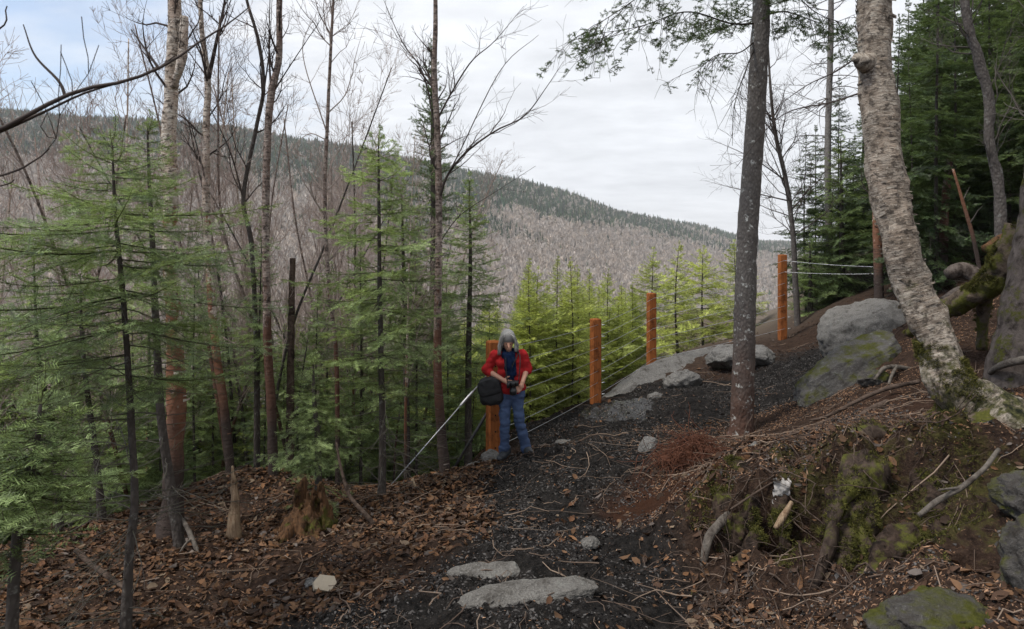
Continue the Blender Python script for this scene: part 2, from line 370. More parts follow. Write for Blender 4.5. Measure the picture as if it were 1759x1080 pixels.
def wood_mat(name, a, b, dark, sc=(18, 18, 3), moss=0.0):
    m, g = mat(name); co = g.co(); f = g.noise(g.mapping(co, sc), 1.6, 6, 0.65, 0.6)
    col = g.mix(g.ramp(f, [(0.3, 0.0), (0.7, 1.0)]), a, b); col = g.mix(g.ramp(g.noise(co, 6, 6, 0.7), [(0.5, 0.0), (0.62, 0.9)]), col, dark)
    if moss: col = g.mix(g.ramp(g.noise(co, 5, 6, 0.7), [(0.56 - 0.12 * moss, 0.0), (0.64 - 0.1 * moss, 1.0)]), col, g.mix(g.noise(co, 50, 3), (0.022, 0.028, 0.008), (0.12, 0.115, 0.028)))
    g.col(col); g.rough(0.9); g.spec(0.06); g.bump(f, 0.9, 0.02); return m
M['rot'] = wood_mat('rotten_wood', (0.035, 0.022, 0.015), (0.17, 0.090, 0.045), (0.013, 0.010, 0.008), sc=(30, 30, 3), moss=0.3)
M['pale_wood'] = wood_mat('split_pale_wood', (0.34, 0.23, 0.14), (0.58, 0.45, 0.31), (0.14, 0.085, 0.05))
M['snag_wood'] = wood_mat('splintered_wood', (0.17, 0.10, 0.06), (0.40, 0.30, 0.20), (0.07, 0.042, 0.026), (40, 40, 2.5))
M['root'] = wood_mat('root_bark', (0.050, 0.036, 0.028), (0.13, 0.095, 0.075), (0.020, 0.015, 0.012), (14, 14, 14))
M['root_moss'] = wood_mat('mossy_root_bark', (0.055, 0.042, 0.032), (0.135, 0.105, 0.08), (0.022, 0.017, 0.013), (10, 10, 10), moss=0.9)
M['bark_mossy'] = wood_mat('mossy_tree_bark', (0.055, 0.045, 0.04), (0.15, 0.125, 0.11), (0.022, 0.017, 0.014), (9, 9, 5), moss=0.35)
M['root_red'] = plain('red_rootlets', (0.095, 0.042, 0.027), 0.9, 0.05, 0.5, 12)
M['root_pillar'] = wood_mat('root_pillar_bark', (0.026, 0.019, 0.015), (0.085, 0.062, 0.05), (0.012, 0.009, 0.008), (9, 9, 4), moss=0.45)
M['root_bare'] = wood_mat('bare_root_wood', (0.07, 0.055, 0.045), (0.17, 0.14, 0.12), (0.03, 0.022, 0.018))
M['stick'] = wood_mat('weathered_stick', (0.075, 0.064, 0.054), (0.18, 0.158, 0.135), (0.05, 0.04, 0.034), (14, 14, 14))
M['post'] = wood_mat('stained_cedar', (0.24, 0.078, 0.026), (0.38, 0.135, 0.044), (0.12, 0.040, 0.016), (22, 22, 1.6))
M['steel'] = plain('galvanised_wire', (0.50, 0.51, 0.53), 0.42, 0.5, 0.15, 60, metal=0.85)
M['iron'] = plain('black_iron', (0.035, 0.036, 0.040), 0.45, 0.5, 0.2, 40)
M['hole'] = plain('bolt_hole', (0.012, 0.009, 0.008), 0.8, 0.1, 0.1)
M['skin'] = plain('skin', (0.50, 0.27, 0.19), 0.55, 0.35, 0.10, 30)
M['red'] = plain('red_wool', (0.36, 0.020, 0.022), 0.9, 0.1, 0.22, 60, 0.6)
M['scarf'] = plain('navy_scarf', (0.006, 0.014, 0.042), 0.9, 0.1, 0.6, 45, 0.7)
m, g = mat('grey_hair'); g.col(g.mix(g.attr('tint', 'Fac'), (0.13, 0.127, 0.123), (0.62, 0.61, 0.59))); g.rough(0.45); g.spec(0.4); M['hair'] = m
M['black'] = plain('black_nylon', (0.018, 0.018, 0.020), 0.65, 0.35, 0.4, 30, 0.3)
M['plastic'] = plain('black_camera_body', (0.012, 0.012, 0.013), 0.35, 0.5, 0.2, 30)
M['shoe'] = plain('dark_leather', (0.030, 0.034, 0.040), 0.55, 0.4, 0.3, 30)
def jeans():
    m, g = mat('blue_denim'); co = g.co(); f = g.noise(co, 6, 5, 0.6); w = g.noise(g.mapping(co, (260, 260, 90)), 1, 2)
    c = g.mix(f, (0.014, 0.026, 0.075), (0.075, 0.115, 0.215)); c = g.mix(g.m('MULTIPLY', w, 0.35), c, (0.14, 0.19, 0.30))
    g.col(c); g.rough(0.85); g.spec(0.15); g.bump(g.noise(co, 18, 4), 0.5, 0.015); return m
M['denim'] = jeans()
def leaf_mat():
    m, g = mat('dead_leaf'); c = g.n('ShaderNodeAttribute', attribute_name='lc').outputs['Color']
    c2 = g.mix(g.noise(g.co(), 60, 3), g.mix(0.55, c, (0.03, 0.02, 0.014)), c)
    g.col(c2); g.rough(0.75); g.spec(0.12); g.bump(g.noise(g.co(), 90, 3), 0.5, 0.006); return m
M['leaf'] = leaf_mat()

def ground_mat():
    m, g = mat('forest_floor'); co = g.co()
    mk = g.n('ShaderNodeSeparateColor'); g.set(mk.inputs[0], g.n('ShaderNodeAttribute', attribute_name='zone').outputs['Color'])
    mud, duff, moss = mk.outputs[0], mk.outputs[1], mk.outputs[2]
    wet = g.attr('wet', 'Fac'); redd = g.attr('redsoil', 'Fac'); far = g.attr('far', 'Fac')
    n1 = g.noise(co, 2.3, 7, 0.65); n2 = g.noise(co, 14, 7, 0.7); n3 = g.noise(co, 75, 5, 0.7); v = g.vor(co, 34)
    soil = g.mix(g.ramp(n2, [(0.35, 0.0), (0.75, 1.0)]), (0.005, 0.005, 0.005), (0.036, 0.033, 0.031))
    soil = g.mix(g.ramp(n3, [(0.58, 0.0), (0.74, 0.8)]), soil, (0.125, 0.092, 0.070))
    dl = g.mix(g.ramp(n2, [(0.3, 0.0), (0.7, 1.0)]), (0.013, 0.009, 0.0075), (0.068, 0.043, 0.031))
    dl = g.mix(g.ramp(n3, [(0.58, 0.0), (0.72, 0.85)]), dl, (0.17, 0.10, 0.06))
    rd = g.mix(n2, (0.018, 0.010, 0.007), (0.070, 0.033, 0.020))
    ms = g.mix(n3, (0.020, 0.025, 0.008), (0.095, 0.092, 0.024))
    nz = g.m('MULTIPLY', g.m('SUBTRACT', n1, 0.5), 0.9)
    col = g.mix(g.m('ADD', duff, nz, True), soil, dl)
    col = g.mix(g.m('ADD', mud, g.m('MULTIPLY', nz, 0.7), True), col, soil)
    col = g.mix(g.m('MULTIPLY', g.m('ADD', redd, nz, True), redd), col, rd)
    col = g.mix(g.ramp(g.m('MULTIPLY', moss, g.m('ADD', n1, n2)), [(0.80, 0.0), (0.98, 0.7)]), col, ms)
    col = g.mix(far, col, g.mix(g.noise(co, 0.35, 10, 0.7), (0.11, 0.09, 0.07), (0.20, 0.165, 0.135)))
    g.col(col)
    wf = g.ramp(g.m('MULTIPLY', wet, g.m('ADD', g.noise(co, 13.0, 6, 0.75), 0.44)), [(0.60, 0.0), (0.66, 1.0)])
    g.rough(g.mix(wf, (0.92, 0.92, 0.92), (0.22, 0.22, 0.22))); sp_ = g.m('ADD', 0.03, g.m('MULTIPLY', wf, 0.5)); g.set(g.b.inputs['Specular IOR Level'], sp_)
    hb = g.m('ADD', g.m('MULTIPLY', n2, 0.8), g.m('ADD', g.m('MULTIPLY', n3, 0.5), g.m('MULTIPLY', v, 0.5)))
    hb = g.m('MULTIPLY', hb, g.m('SUBTRACT', 1.0, g.m('MULTIPLY', wf, 0.35)))
    g.bump(hb, 0.9, 0.03); return m

# ------------------------------------------------------------------ the ground: one sheet from the camera's feet to beyond the far ridge
edge = [(-200, 1010, 5.4, -.7, .71), (130, 905, 7.0, -.45, .89), (300, 850, 8.0, -.3, .95), (400, 812, 8.5, -.2, .98), (650, 842, 8.3, -.2, .98),
        (845, 800, 8.75, -.45, .89), (930, 742, 10.0, -.7, .71), (1023, 692, 11.6, -.7, .71), (1119, 637, 13.6, -.6, .8), (1250, 590, 14.6, -.4, .92), (1350, 566, 15.4, -.2, .98), (1410, 528, 17.0, -.15, .98)]
ctrl = [(0, 1080, 4.5), (215, 1085, 4.6), (-200, 1150, 4.0), (300, 925, 7.0), (308, 940, 6.4), (530, 905, 6.5), (403, 930, 6.6), (600, 900, 6.5), (655, 858, 7.5), (100, 980, 5.8), (330, 1020, 5.3), (420, 960, 6.0),
        (560, 1018, 4.9), (600, 1080, 4.3), (700, 1000, 5.0), (730, 880, 7.0), (760, 812, 8.7), (880, 1080, 4.0), (840, 1000, 4.7), (990, 1010, 4.5), (900, 900, 6.0), (1000, 800, 7.6), (1100, 900, 6.0),
        (1010, 935, 5.5), (870, 785, 8.5), (907, 772, 8.6), (950, 760, 9.1), (1060, 720, 10.2), (1100, 690, 10.8), (1180, 670, 11.4), (1275, 740, 8.9), (1250, 690, 10.2), (1340, 655, 11.2), (1344, 580, 14.2), (1420, 660, 10.0),
        (1290, 620, 12.7), (1400, 600, 12.5), (1180, 1000, 4.8), (1200, 1085, 4.1), (1190, 960, 5.0), (1160, 850, 6.4), (1180, 800, 7.3), (1130, 770, 8.0), (1350, 745, 8.0), (1250, 800, 5.9), (1235, 870, 5.4), (1300, 780, 6.0), (1400, 745, 6.4), (1480, 720, 6.8),
        (1280, 960, 4.9), (1330, 900, 4.95), (1380, 1000, 4.4), (1420, 880, 4.8), (1500, 775, 5.4), (1600, 765, 5.0), (1450, 1010, 4.25), (1450, 1080, 3.8), (1550, 980, 3.9), (1560, 870, 4.4), (1650, 880, 4.15), (1620, 1060, 3.35), (1720, 1060, 3.1), (1759, 900, 3.8), (1740, 780, 4.9),
        (1700, 690, 6.3), (1600, 660, 7.6), (1520, 660, 8.0), (1759, 650, 6.9), (1650, 600, 8.2), (1540, 560, 10.0), (1620, 530, 10.5), (1480, 535, 13.5), (1440, 520, 15.5), (1600, 490, 14.0), (1700, 450, 12.0), (1850, 430, 10.0), (1900, 700, 5.5), (1850, 1000, 3.2)]
cp = [P(*c) for c in ctrl]
for (px, py, Y, dx, dy) in edge:
    p = P(px, py, Y); cp.append(p)
    slow = 0.35 if px > 1300 else (0.6 if px > 1200 else 1.0)
    for kk, f in ((1.3, 0.55), (3.0, 1.9), (6.0, 4.1), (12.0, 8.0), (20.0, 13.0)):
        cp.append(p + np.array([dx * kk, dy * kk, -f * slow]))
cp += [np.array(q, float) for q in ((0, 0, 0.55), (0, 1.6, 0.35), (-2, 2, 0.1), (2, 1.5, 0.6), (-3, 0, 0.2), (4, 0, 1.2), (-6, 3, -0.5), (0, -4, 1.0), (8, 6, 2.3), (10, 12, 2.5), (9, 20, 1.7), (6, 24, 0.5), (14, 22, 2.6), (16, 12, 3.2), (-8, -3, 0.5), (8, -4, 2.5))]
cp = np.array(cp)
def _phi(d2): return np.where(d2 > 1e-12, 0.5 * d2 * np.log(np.maximum(d2, 1e-12)), 0)
_n = len(cp); _A = np.zeros((_n + 3, _n + 3)); _d2 = ((cp[:, None, :2] - cp[None, :, :2]) ** 2).sum(-1)
_A[:_n, :_n] = _phi(_d2) + np.eye(_n) * 0.08; _Pm = np.hstack([np.ones((_n, 1)), cp[:, :2]]); _A[:_n, _n:] = _Pm; _A[_n:, :_n] = _Pm.T
_w = np.linalg.solve(_A, np.concatenate([cp[:, 2], np.zeros(3)]))
RIDGE = np.array([(-400, 196), (0, 196), (120, 207), (250, 212), (400, 226), (520, 247), (620, 260), (700, 279), (800, 299), (900, 317), (980, 338), (1060, 369), (1130, 381), (1200, 391), (1265, 408), (1310, 419), (1500, 424), (2200, 424)], float)
RDIST = np.array([(-400, 1100), (400, 1150), (900, 1250), (1060, 1400), (1265, 1700), (1500, 2000), (2200, 2000)], float)
def ridge(u):
    px = CX + F * u; return CZ + (HY - np.interp(px, RIDGE[:, 0], RIDGE[:, 1])) / F * np.interp(px, RDIST[:, 0], RDIST[:, 1]), np.interp(px, RDIST[:, 0], RDIST[:, 1])
def macro(x, y):
    s = -0.45 * x + 0.89 * (y - 10)
    z = np.where(s > 0, 0.3 - 75 * (1 - np.exp(-np.maximum(s, 0) * 0.5 / 75)), 0.3 - 0.13 * s)
    yy = np.maximum(y, 30.0); u = np.clip(x / yy, -1.6, 1.6); zr, yr = ridge(u); y0 = 280.0
    t = np.clip((y - y0) / (yr - y0), 0, 1); hill = -72 + (zr + 72) * (0.75 * t + 0.25 * t * t * (3 - 2 * t)) + 14 * fbm(np.stack([x / 160, y / 160, 0 * x], 1), 3, 5) * t * (1 - t) * 2
    hill = np.where(y > yr, zr - (y - yr) * 0.06, hill)
    w = sstep(200, 340, y); z = z * (1 - w) + hill * w
    # a last blue line of hills far behind
    return np.maximum(z, -70 + 116 * np.exp(-((y - 2950) / 350.0) ** 2) * (1 + 0.18 * fbm(np.stack([x / 500, 0 * x, 0 * x], 1), 3, 9)))
def base_h(x, y):
    x = np.atleast_1d(np.asarray(x, float)); y = np.atleast_1d(np.asarray(y, float)); r = np.hypot(x, y - 6)
    z = np.zeros_like(x); w = sstep(17, 30, r); near = w < 1
    if near.any():
        xn, yn = x[near], y[near]; zn = np.zeros(len(xn))
        for a in range(0, len(xn), 40000):
            b = slice(a, a + 40000); d2 = (xn[b, None] - cp[None, :, 0]) ** 2 + (yn[b, None] - cp[None, :, 1]) ** 2
            zn[b] = _phi(d2) @ _w[:_n] + _w[_n] + _w[_n + 1] * xn[b] + _w[_n + 2] * yn[b]
        z[near] = zn
    return z * (1 - w) + macro(x, y) * w if (w > 0).any() else z
def segdist(x, y, pts):
    d = np.full(x.shape, 1e9); par = np.zeros(x.shape)
    for i in range(len(pts) - 1):
        a, b = pts[i], pts[i + 1]; v = (b[0] - a[0], b[1] - a[1]); L = v[0] ** 2 + v[1] ** 2
        t = np.clip(((x - a[0]) * v[0] + (y - a[1]) * v[1]) / L, 0, 1); wd = a[2] * (1 - t) + b[2] * t
        dd = np.hypot(x - a[0] - t * v[0], y - a[1] - t * v[1]) / wd; d = np.minimum(d, dd)
    return d
trail = [(*P(a, b, Y)[:2], w) for a, b, Y, w in ((900, 1150, 3.4, .9), (950, 1000, 4.6, 0.95), (960, 870, 6.4, 0.85), (1010, 780, 8.0, 1.15), (1070, 715, 10.2, 1.5), (1180, 680, 11.0, 1.5), (1330, 670, 10.8, 1.3), (1400, 640, 11.5, 1.0))]
pathb = [(*P(a, b, Y)[:2], w) for a, b, Y, w in ((250, 1150, 3.6, .55), (600, 1110, 4.1, .55), (900, 1090, 3.9, .8))]
bank = [(*P(a, b, Y)[:2], w) for a, b, Y, w in ((1270, 860, 5.3, .7), (1440, 880, 4.9, .9), (1600, 840, 4.6, .9), (1760, 850, 4.4, .9))]
def zones(x, y):
    n = fbm(np.stack([x * 1.4, y * 1.4, 0 * x], 1), 3, 31) * 0.25
    mud = 1 - sstep(0.6, 1.25, np.minimum(segdist(x, y, trail), segdist(x, y, pathb)) + n)
    bk = 1 - sstep(0.5, 1.3, segdist(x, y, bank) + n)
    w = P(1060, 700, 10.6); wet = 1 - sstep(0.3, 1.0, np.hypot((x - w[0]) / 0.8, (y - w[1]) / 0.95) + n)
    r = P(1180, 840, 6.4); red = 1 - sstep(0.4, 1.3, np.hypot((x - r[0]) / 0.8, (y - r[1]) / 1.1) + n)
    r2 = P(1520, 690, 7.2); red = np.maximum(red, 0.6 * (1 - sstep(0.4, 1.3, np.hypot((x - r2[0]) / 1.3, (y - r2[1]) / 1.0) + n)))
    return mud, bk, wet, red
HOLES = ((1665, 585, 7.7, 0.42, 0.5, 0.5), (1395, 890, 4.95, 0.19, 0.24, 0.40), (1525, 800, 5.0, 0.16, 0.18, 0.28), (1560, 905, 4.4, 0.2, 0.16, 0.22), (1695, 940, 3.75, 0.13, 0.18, 0.32), (1300, 935, 5.1, 0.26, 0.22, 0.22))
def pit(x, y):
    m_ = np.zeros(np.shape(x))
    for (px, py, Y, rx, ry, dep) in HOLES: c = P(px, py, Y); m_ = np.maximum(m_, np.exp(-((x - c[0]) / rx) ** 2 - ((y - c[1]) / ry) ** 2))
    return m_
def H(x, y):
    x = np.atleast_1d(np.asarray(x, float)); y = np.atleast_1d(np.asarray(y, float))
    z = base_h(x, y); r = np.hypot(x, y); nearw = 1 - sstep(16, 40, r)
    mud, bk, wet, red = zones(x, y)
    q = np.stack([x, y, 0 * x], 1)
    d = fbm(q * 1.1, 3, 1) * 0.05 * (1 - 0.4 * mud) + fbm(q * 5.5, 4, 2, 0.6) * (0.022 + 0.028 * bk + 0.016 * mud) + (0.9 - np.abs(fbm(q * 2.6, 4, 3, 0.55))) * 0.13 * bk
    d = d + fbm(q * 17.0, 2, 6, 0.6) * 0.011 * (r < 14)
    z = z + d * nearw - 0.02 * wet
    best = np.full(x.shape, 1e9); side = np.zeros(x.shape); vx = (x > 0.6) & (x < 6) & (y > 2.5) & (y < 8)
    if vx.any():
        xs, ys = x[vx], y[vx]; bd = np.full(xs.shape, 1e9); sd = np.zeros(xs.shape); ends = np.ones(xs.shape)
        for i, (a, b) in enumerate(zip(LIP[:-1], LIP[1:])):
            v = b - a; t = np.clip(((xs - a[0]) * v[0] + (ys - a[1]) * v[1]) / v.dot(v), 0, 1); ex, ey = xs - a[0] - t * v[0], ys - a[1] - t * v[1]; dd = np.hypot(ex, ey); c_ = v[0] * ey - v[1] * ex; m_ = dd < bd; bd = np.where(m_, dd, bd); sd = np.where(m_, np.sign(c_), sd); ends = np.where(m_, sstep(0.0, 1.0, t * 1.5) if i == 0 else 1.0, ends)
        s_ = bd * sd + 0.10 * fbm(np.stack([xs * 3, ys * 3, 0 * xs], 1), 3, 61)
        z[vx] = z[vx] + ends * np.where(s_ > 0, 0.15 * np.exp(-s_ / 0.5), 0.15 - 0.42 * sstep(0, 0.2, -s_) + 0.27 * sstep(0.35, 1.5, -s_) - 0.0 + (-0.15) * 0 * s_) 
    for (px, py, Y, rx, ry, dep) in HOLES:
        c = P(px, py, Y); z = z - dep * np.exp(-((x - c[0]) / rx) ** 2 - ((y - c[1]) / ry) ** 2)
    return z
LIP = [P(*p)[:2] for p in ((1206, 1000, 4.95), (1228, 900, 5.25), (1275, 862, 5.35), (1340, 850, 5.28), (1410, 838, 5.22), (1480, 830, 5.15), (1560, 832, 5.02), (1640, 842, 4.88), (1760, 862, 4.7), (1950, 890, 4.5))]
def gz(x, y): return float(H(x, y)[0])
def on(px, py, Y):
    """ground point under pixel column at depth Y"""
    p = P(px, py, Y); p[2] = gz(p[0], p[1]); return p

th = np.unique(np.concatenate([np.linspace(-180, -50, 40), np.linspace(-50, -38, 40), np.linspace(-38, 38, 460), np.linspace(38, 50, 40), np.linspace(50, 180, 40)]))[:-1] * math.pi / 180
rr = np.concatenate([np.linspace(0.35, 2.4, 24), np.geomspace(2.4, 17, 560)[1:], np.geomspace(17, 60, 90)[1:], np.geomspace(60, 3300, 120)[1:]])
TT, RR = np.meshgrid(th, rr); gx = (RR * np.sin(TT)).ravel(); gy = (RR * np.cos(TT)).ravel(); g_z = H(gx, gy)
nt_, nr_ = len(th), len(rr); ii = np.arange(nr_ - 1)[:, None] * nt_; jj = np.arange(nt_)[None, :]; j2 = (jj + 1) % nt_
gq = np.stack([ii + jj, ii + nt_ + jj, ii + nt_ + j2, ii + j2], -1).reshape(-1, 4)[:, ::-1]
mud, bk, wet, red = zones(gx, gy)
lf = 1 - mud
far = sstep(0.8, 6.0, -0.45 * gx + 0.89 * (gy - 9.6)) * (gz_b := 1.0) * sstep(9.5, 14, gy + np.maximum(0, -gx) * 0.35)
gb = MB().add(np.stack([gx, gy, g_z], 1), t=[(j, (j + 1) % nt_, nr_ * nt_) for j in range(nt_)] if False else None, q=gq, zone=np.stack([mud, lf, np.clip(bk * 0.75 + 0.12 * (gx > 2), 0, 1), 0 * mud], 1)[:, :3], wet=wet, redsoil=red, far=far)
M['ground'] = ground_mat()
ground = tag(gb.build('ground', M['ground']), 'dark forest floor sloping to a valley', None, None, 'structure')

# ------------------------------------------------------------------ far wooded hillside (far-off mass)
def lc_mat(name):
    m, g = mat(name); g.col(g.n('ShaderNodeAttribute', attribute_name='lc').outputs['Color']); g.rough(0.95); g.spec(0.03); return m
def hillside():
    parts = []
    for N, ya, yb in ((62000, 430, None), (15000, 120, 430)):
        u = rng.uniform(-0.80, 0.62, N); zr, yr = ridge(u); t = rng.uniform(0, 1, N) ** (1.0 if yb is None else 0.8)
        parts.append((u, ya + ((yr * 1.02 if yb is None else yb) - ya) * t, yr))
    u = np.concatenate([p[0] for p in parts]); Y = np.concatenate([p[1] for p in parts]); N = len(u)
    x = u * Y; z = H(x, Y); px = CX + F * u; py = HY - (z - CZ) / Y * F
    rp = np.interp(px, RIDGE[:, 0], RIDGE[:, 1])
    thick = np.interp(px, [-200, 0, 300, 500, 700, 900, 1000, 1060, 1130, 1265], [60, 75, 95, 120, 130, 75, 42, 22, 26, 26])
    nn = fbm(np.stack([x / 90, Y / 90, 0 * x], 1), 4, 77); n2 = fbm(np.stack([x / 35, Y / 35, 0 * x], 1), 3, 78); dd = (py - rp) / thick
    pc = 1 - sstep(0.45, 1.3, dd + nn * 0.5 + n2 * 0.2); pc = np.maximum(pc * 0.88, np.where(dd < 4, 0.018 + 0.10 * (nn > 0.8), 0.012))
    con = rng.uniform(0, 1, N) < pc
    xc, yc, zc = x[con], Y[con], z[con]; n = len(xc); h = rng.uniform(6.5, 14, n) * (1 + 0.3 * (rng.uniform(0, 1, n) > 0.9)); w = h * rng.uniform(0.13, 0.22, n)
    k = 5; V = []; T = []
    for tier, (zb, zt, wr) in enumerate(((0.08, 0.62, 1.0), (0.38, 0.85, 0.68), (0.66, 1.0, 0.4))):
        a = rng.uniform(0, 6.28, n)[:, None] + np.arange(k)[None] * 2 * math.pi / k; rj = rng.uniform(0.5, 1.3, (n, k)) * wr * w[:, None]
        ring = np.stack([xc[:, None] + np.cos(a) * rj, yc[:, None] + np.sin(a) * rj, zc[:, None] + h[:, None] * (zb + rng.uniform(-.05, .08, (n, k)))], -1)
        top = np.stack([xc, yc, zc + h * zt], -1)[:, None]; vv = np.concatenate([ring, top], 1)
        b = np.arange(n)[:, None, None] * (k + 1) + tier * n * (k + 1); f = np.array([(j, (j + 1) % k, k) for j in range(k)])[None]
        V.append(vv.reshape(-1, 3)); T.append((b + f).reshape(-1, 3))
    colr = np.array([0.055, 0.075, 0.046]) * rng.uniform(0.6, 1.6, (n, 1)) * rng.uniform(0.85, 1.15, (n, 3)); colr = np.hstack([colr, np.ones((n, 1))])
    o = MB().add(np.concatenate(V), t=np.concatenate(T), lc=np.tile(np.repeat(colr, k + 1, 0), (3, 1))).build('far_conifer_forest', lc_mat('far_conifers'), smooth=False)
    tag(o, 'dark conifer forest capping the ridge of the far hill', 'forest', None, 'stuff')
    # bare hardwoods: thin ascending twigs round a pale trunk
    mb = MB()
    for sel, k, wk in ((~con & (Y > 430), 20, 0.75), (~con & (Y <= 430), 44, 0.34)):
        xd, yd, zd = x[sel], Y[sel], z[sel]; n = len(xd); h = rng.uniform(8, 14, n)
        tip = rng.normal(0, 1, (n, k, 3)); tip /= np.linalg.norm(tip, axis=2, keepdims=True); tip[..., 2] = np.abs(tip[..., 2]) * 1.3 + 0.05
        cr = h * rng.uniform(0.24, 0.36, n); tip = tip * cr[:, None, None] * rng.uniform(0.5, 1.05, (n, k, 1))
        base = np.stack([xd, yd, zd + h * 0.42], -1)[:, None] + np.array([0, 0, 1.0]) * (rng.uniform(-0.08, 0.30, (n, k, 1)) * h[:, None, None]); tp = base + tip
        bb = base.copy(); bb[..., 2] -= h[:, None] * 0.05
        side = np.cross(tip, np.array([0, 1.0, 0])) + rng.normal(0, 0.4, (n, k, 3)); side /= np.maximum(np.linalg.norm(side, axis=2, keepdims=True), 1e-6)
        wd = rng.uniform(0.25, 0.6, (n, k, 1)) * cr[:, None, None] * 0.24 * wk; mid = bb + (tp - bb) * 0.62
        V1 = np.stack([bb, mid + side * wd, tp, mid - side * wd], 2).reshape(-1, 3); Q1 = np.arange(n * k * 4).reshape(-1, 4)
        tw = rng.uniform(0.08, 0.17, n); z0 = zd - 0.5
        V2 = np.stack([np.stack([xd - tw, yd, z0], -1), np.stack([xd + tw, yd, z0], -1), np.stack([xd + tw * 0.6, yd, zd + h * 0.66], -1), np.stack([xd - tw * 0.6, yd, zd + h * 0.66], -1)], 1).reshape(-1, 3)
        hue = rng.uniform(0, 1, (n, 1)) ** 1.5; c1 = np.array([0.46, 0.415, 0.375]) * (1 - hue) + np.array([0.50, 0.415, 0.34]) * hue; c1 = c1 * 0.95 * rng.uniform(0.72, 1.22, (n, 1))
        c1 = np.hstack([c1, np.ones((n, 1))]); c2 = np.hstack([np.tile([0.42, 0.40, 0.375], (n, 1)) * rng.uniform(0.6, 1.25, (n, 1)), np.ones((n, 1))])
        mb.add(V1, q=Q1, lc=np.repeat(c1, k * 4, 0)).add(V2, q=np.arange(n * 4).reshape(-1, 4), lc=np.repeat(c2, 4, 0))
    o = mb.build('far_hardwood_forest', lc_mat('far_hardwoods'), smooth=False)
    tag(o, 'leafless grey and mauve hardwood forest covering the far hillside', 'forest', None, 'stuff')
hillside()

# ------------------------------------------------------------------ conifer sprays
def needle_run(p0, d, L, nrm, sp, nl, w, r, allround=False):
    n = max(2, int(L / sp)); t = (np.arange(n) + r.uniform(0, 1)) / n; side = np.cross(nrm, d); side /= np.linalg.norm(side)
    p = p0 + d * (t * L)[:, None]
    V = []; 
    for s in (-1, 1):
        ang = r.uniform(0.75, 1.15, n)[:, None]
        lift = (r.uniform(-1.0, 1.0, n) * (1.0 if allround else 0.5) + 0.15)[:, None]
        nd = d * np.cos(ang) + (side * s * (1 if not allround else 0.8) + nrm * lift) * np.sin(ang)
        ln = (nl * r.uniform(0.75, 1.1, n) * np.minimum(1, 0.45 + 2.2 * (1 - t)))[:, None]
        V.append(np.stack([p - d * w, p + d * w, p + nd * ln], 1))
    return np.concatenate(V).reshape(-1, 3)
def strip(p0, p1, w0, w1, nrm):
    d = p1 - p0; s = np.cross(nrm, d); s /= max(np.linalg.norm(s), 1e-9); u = np.cross(d, s); u /= max(np.linalg.norm(u), 1e-9)
    ring = lambda p, w: [p + s * w, p - s * w * 0.5 + u * w * 0.87, p - s * w * 0.5 - u * w * 0.87]
    return np.array(ring(p0, w0) + ring(p1, w1)), np.array([(0, 1, 4, 3), (1, 2, 5, 4), (2, 0, 3, 5)])
class Runs(list):
    def __init__(s, r): s.r = r; s.sh = []
    def append(s, v): list.append(s, v); s.sh.append(np.full(len(v), float(np.exp(s.r.normal(-0.05, 0.42)))) * np.repeat(np.exp(s.r.normal(0, 0.28, len(v) // 3)), 3))
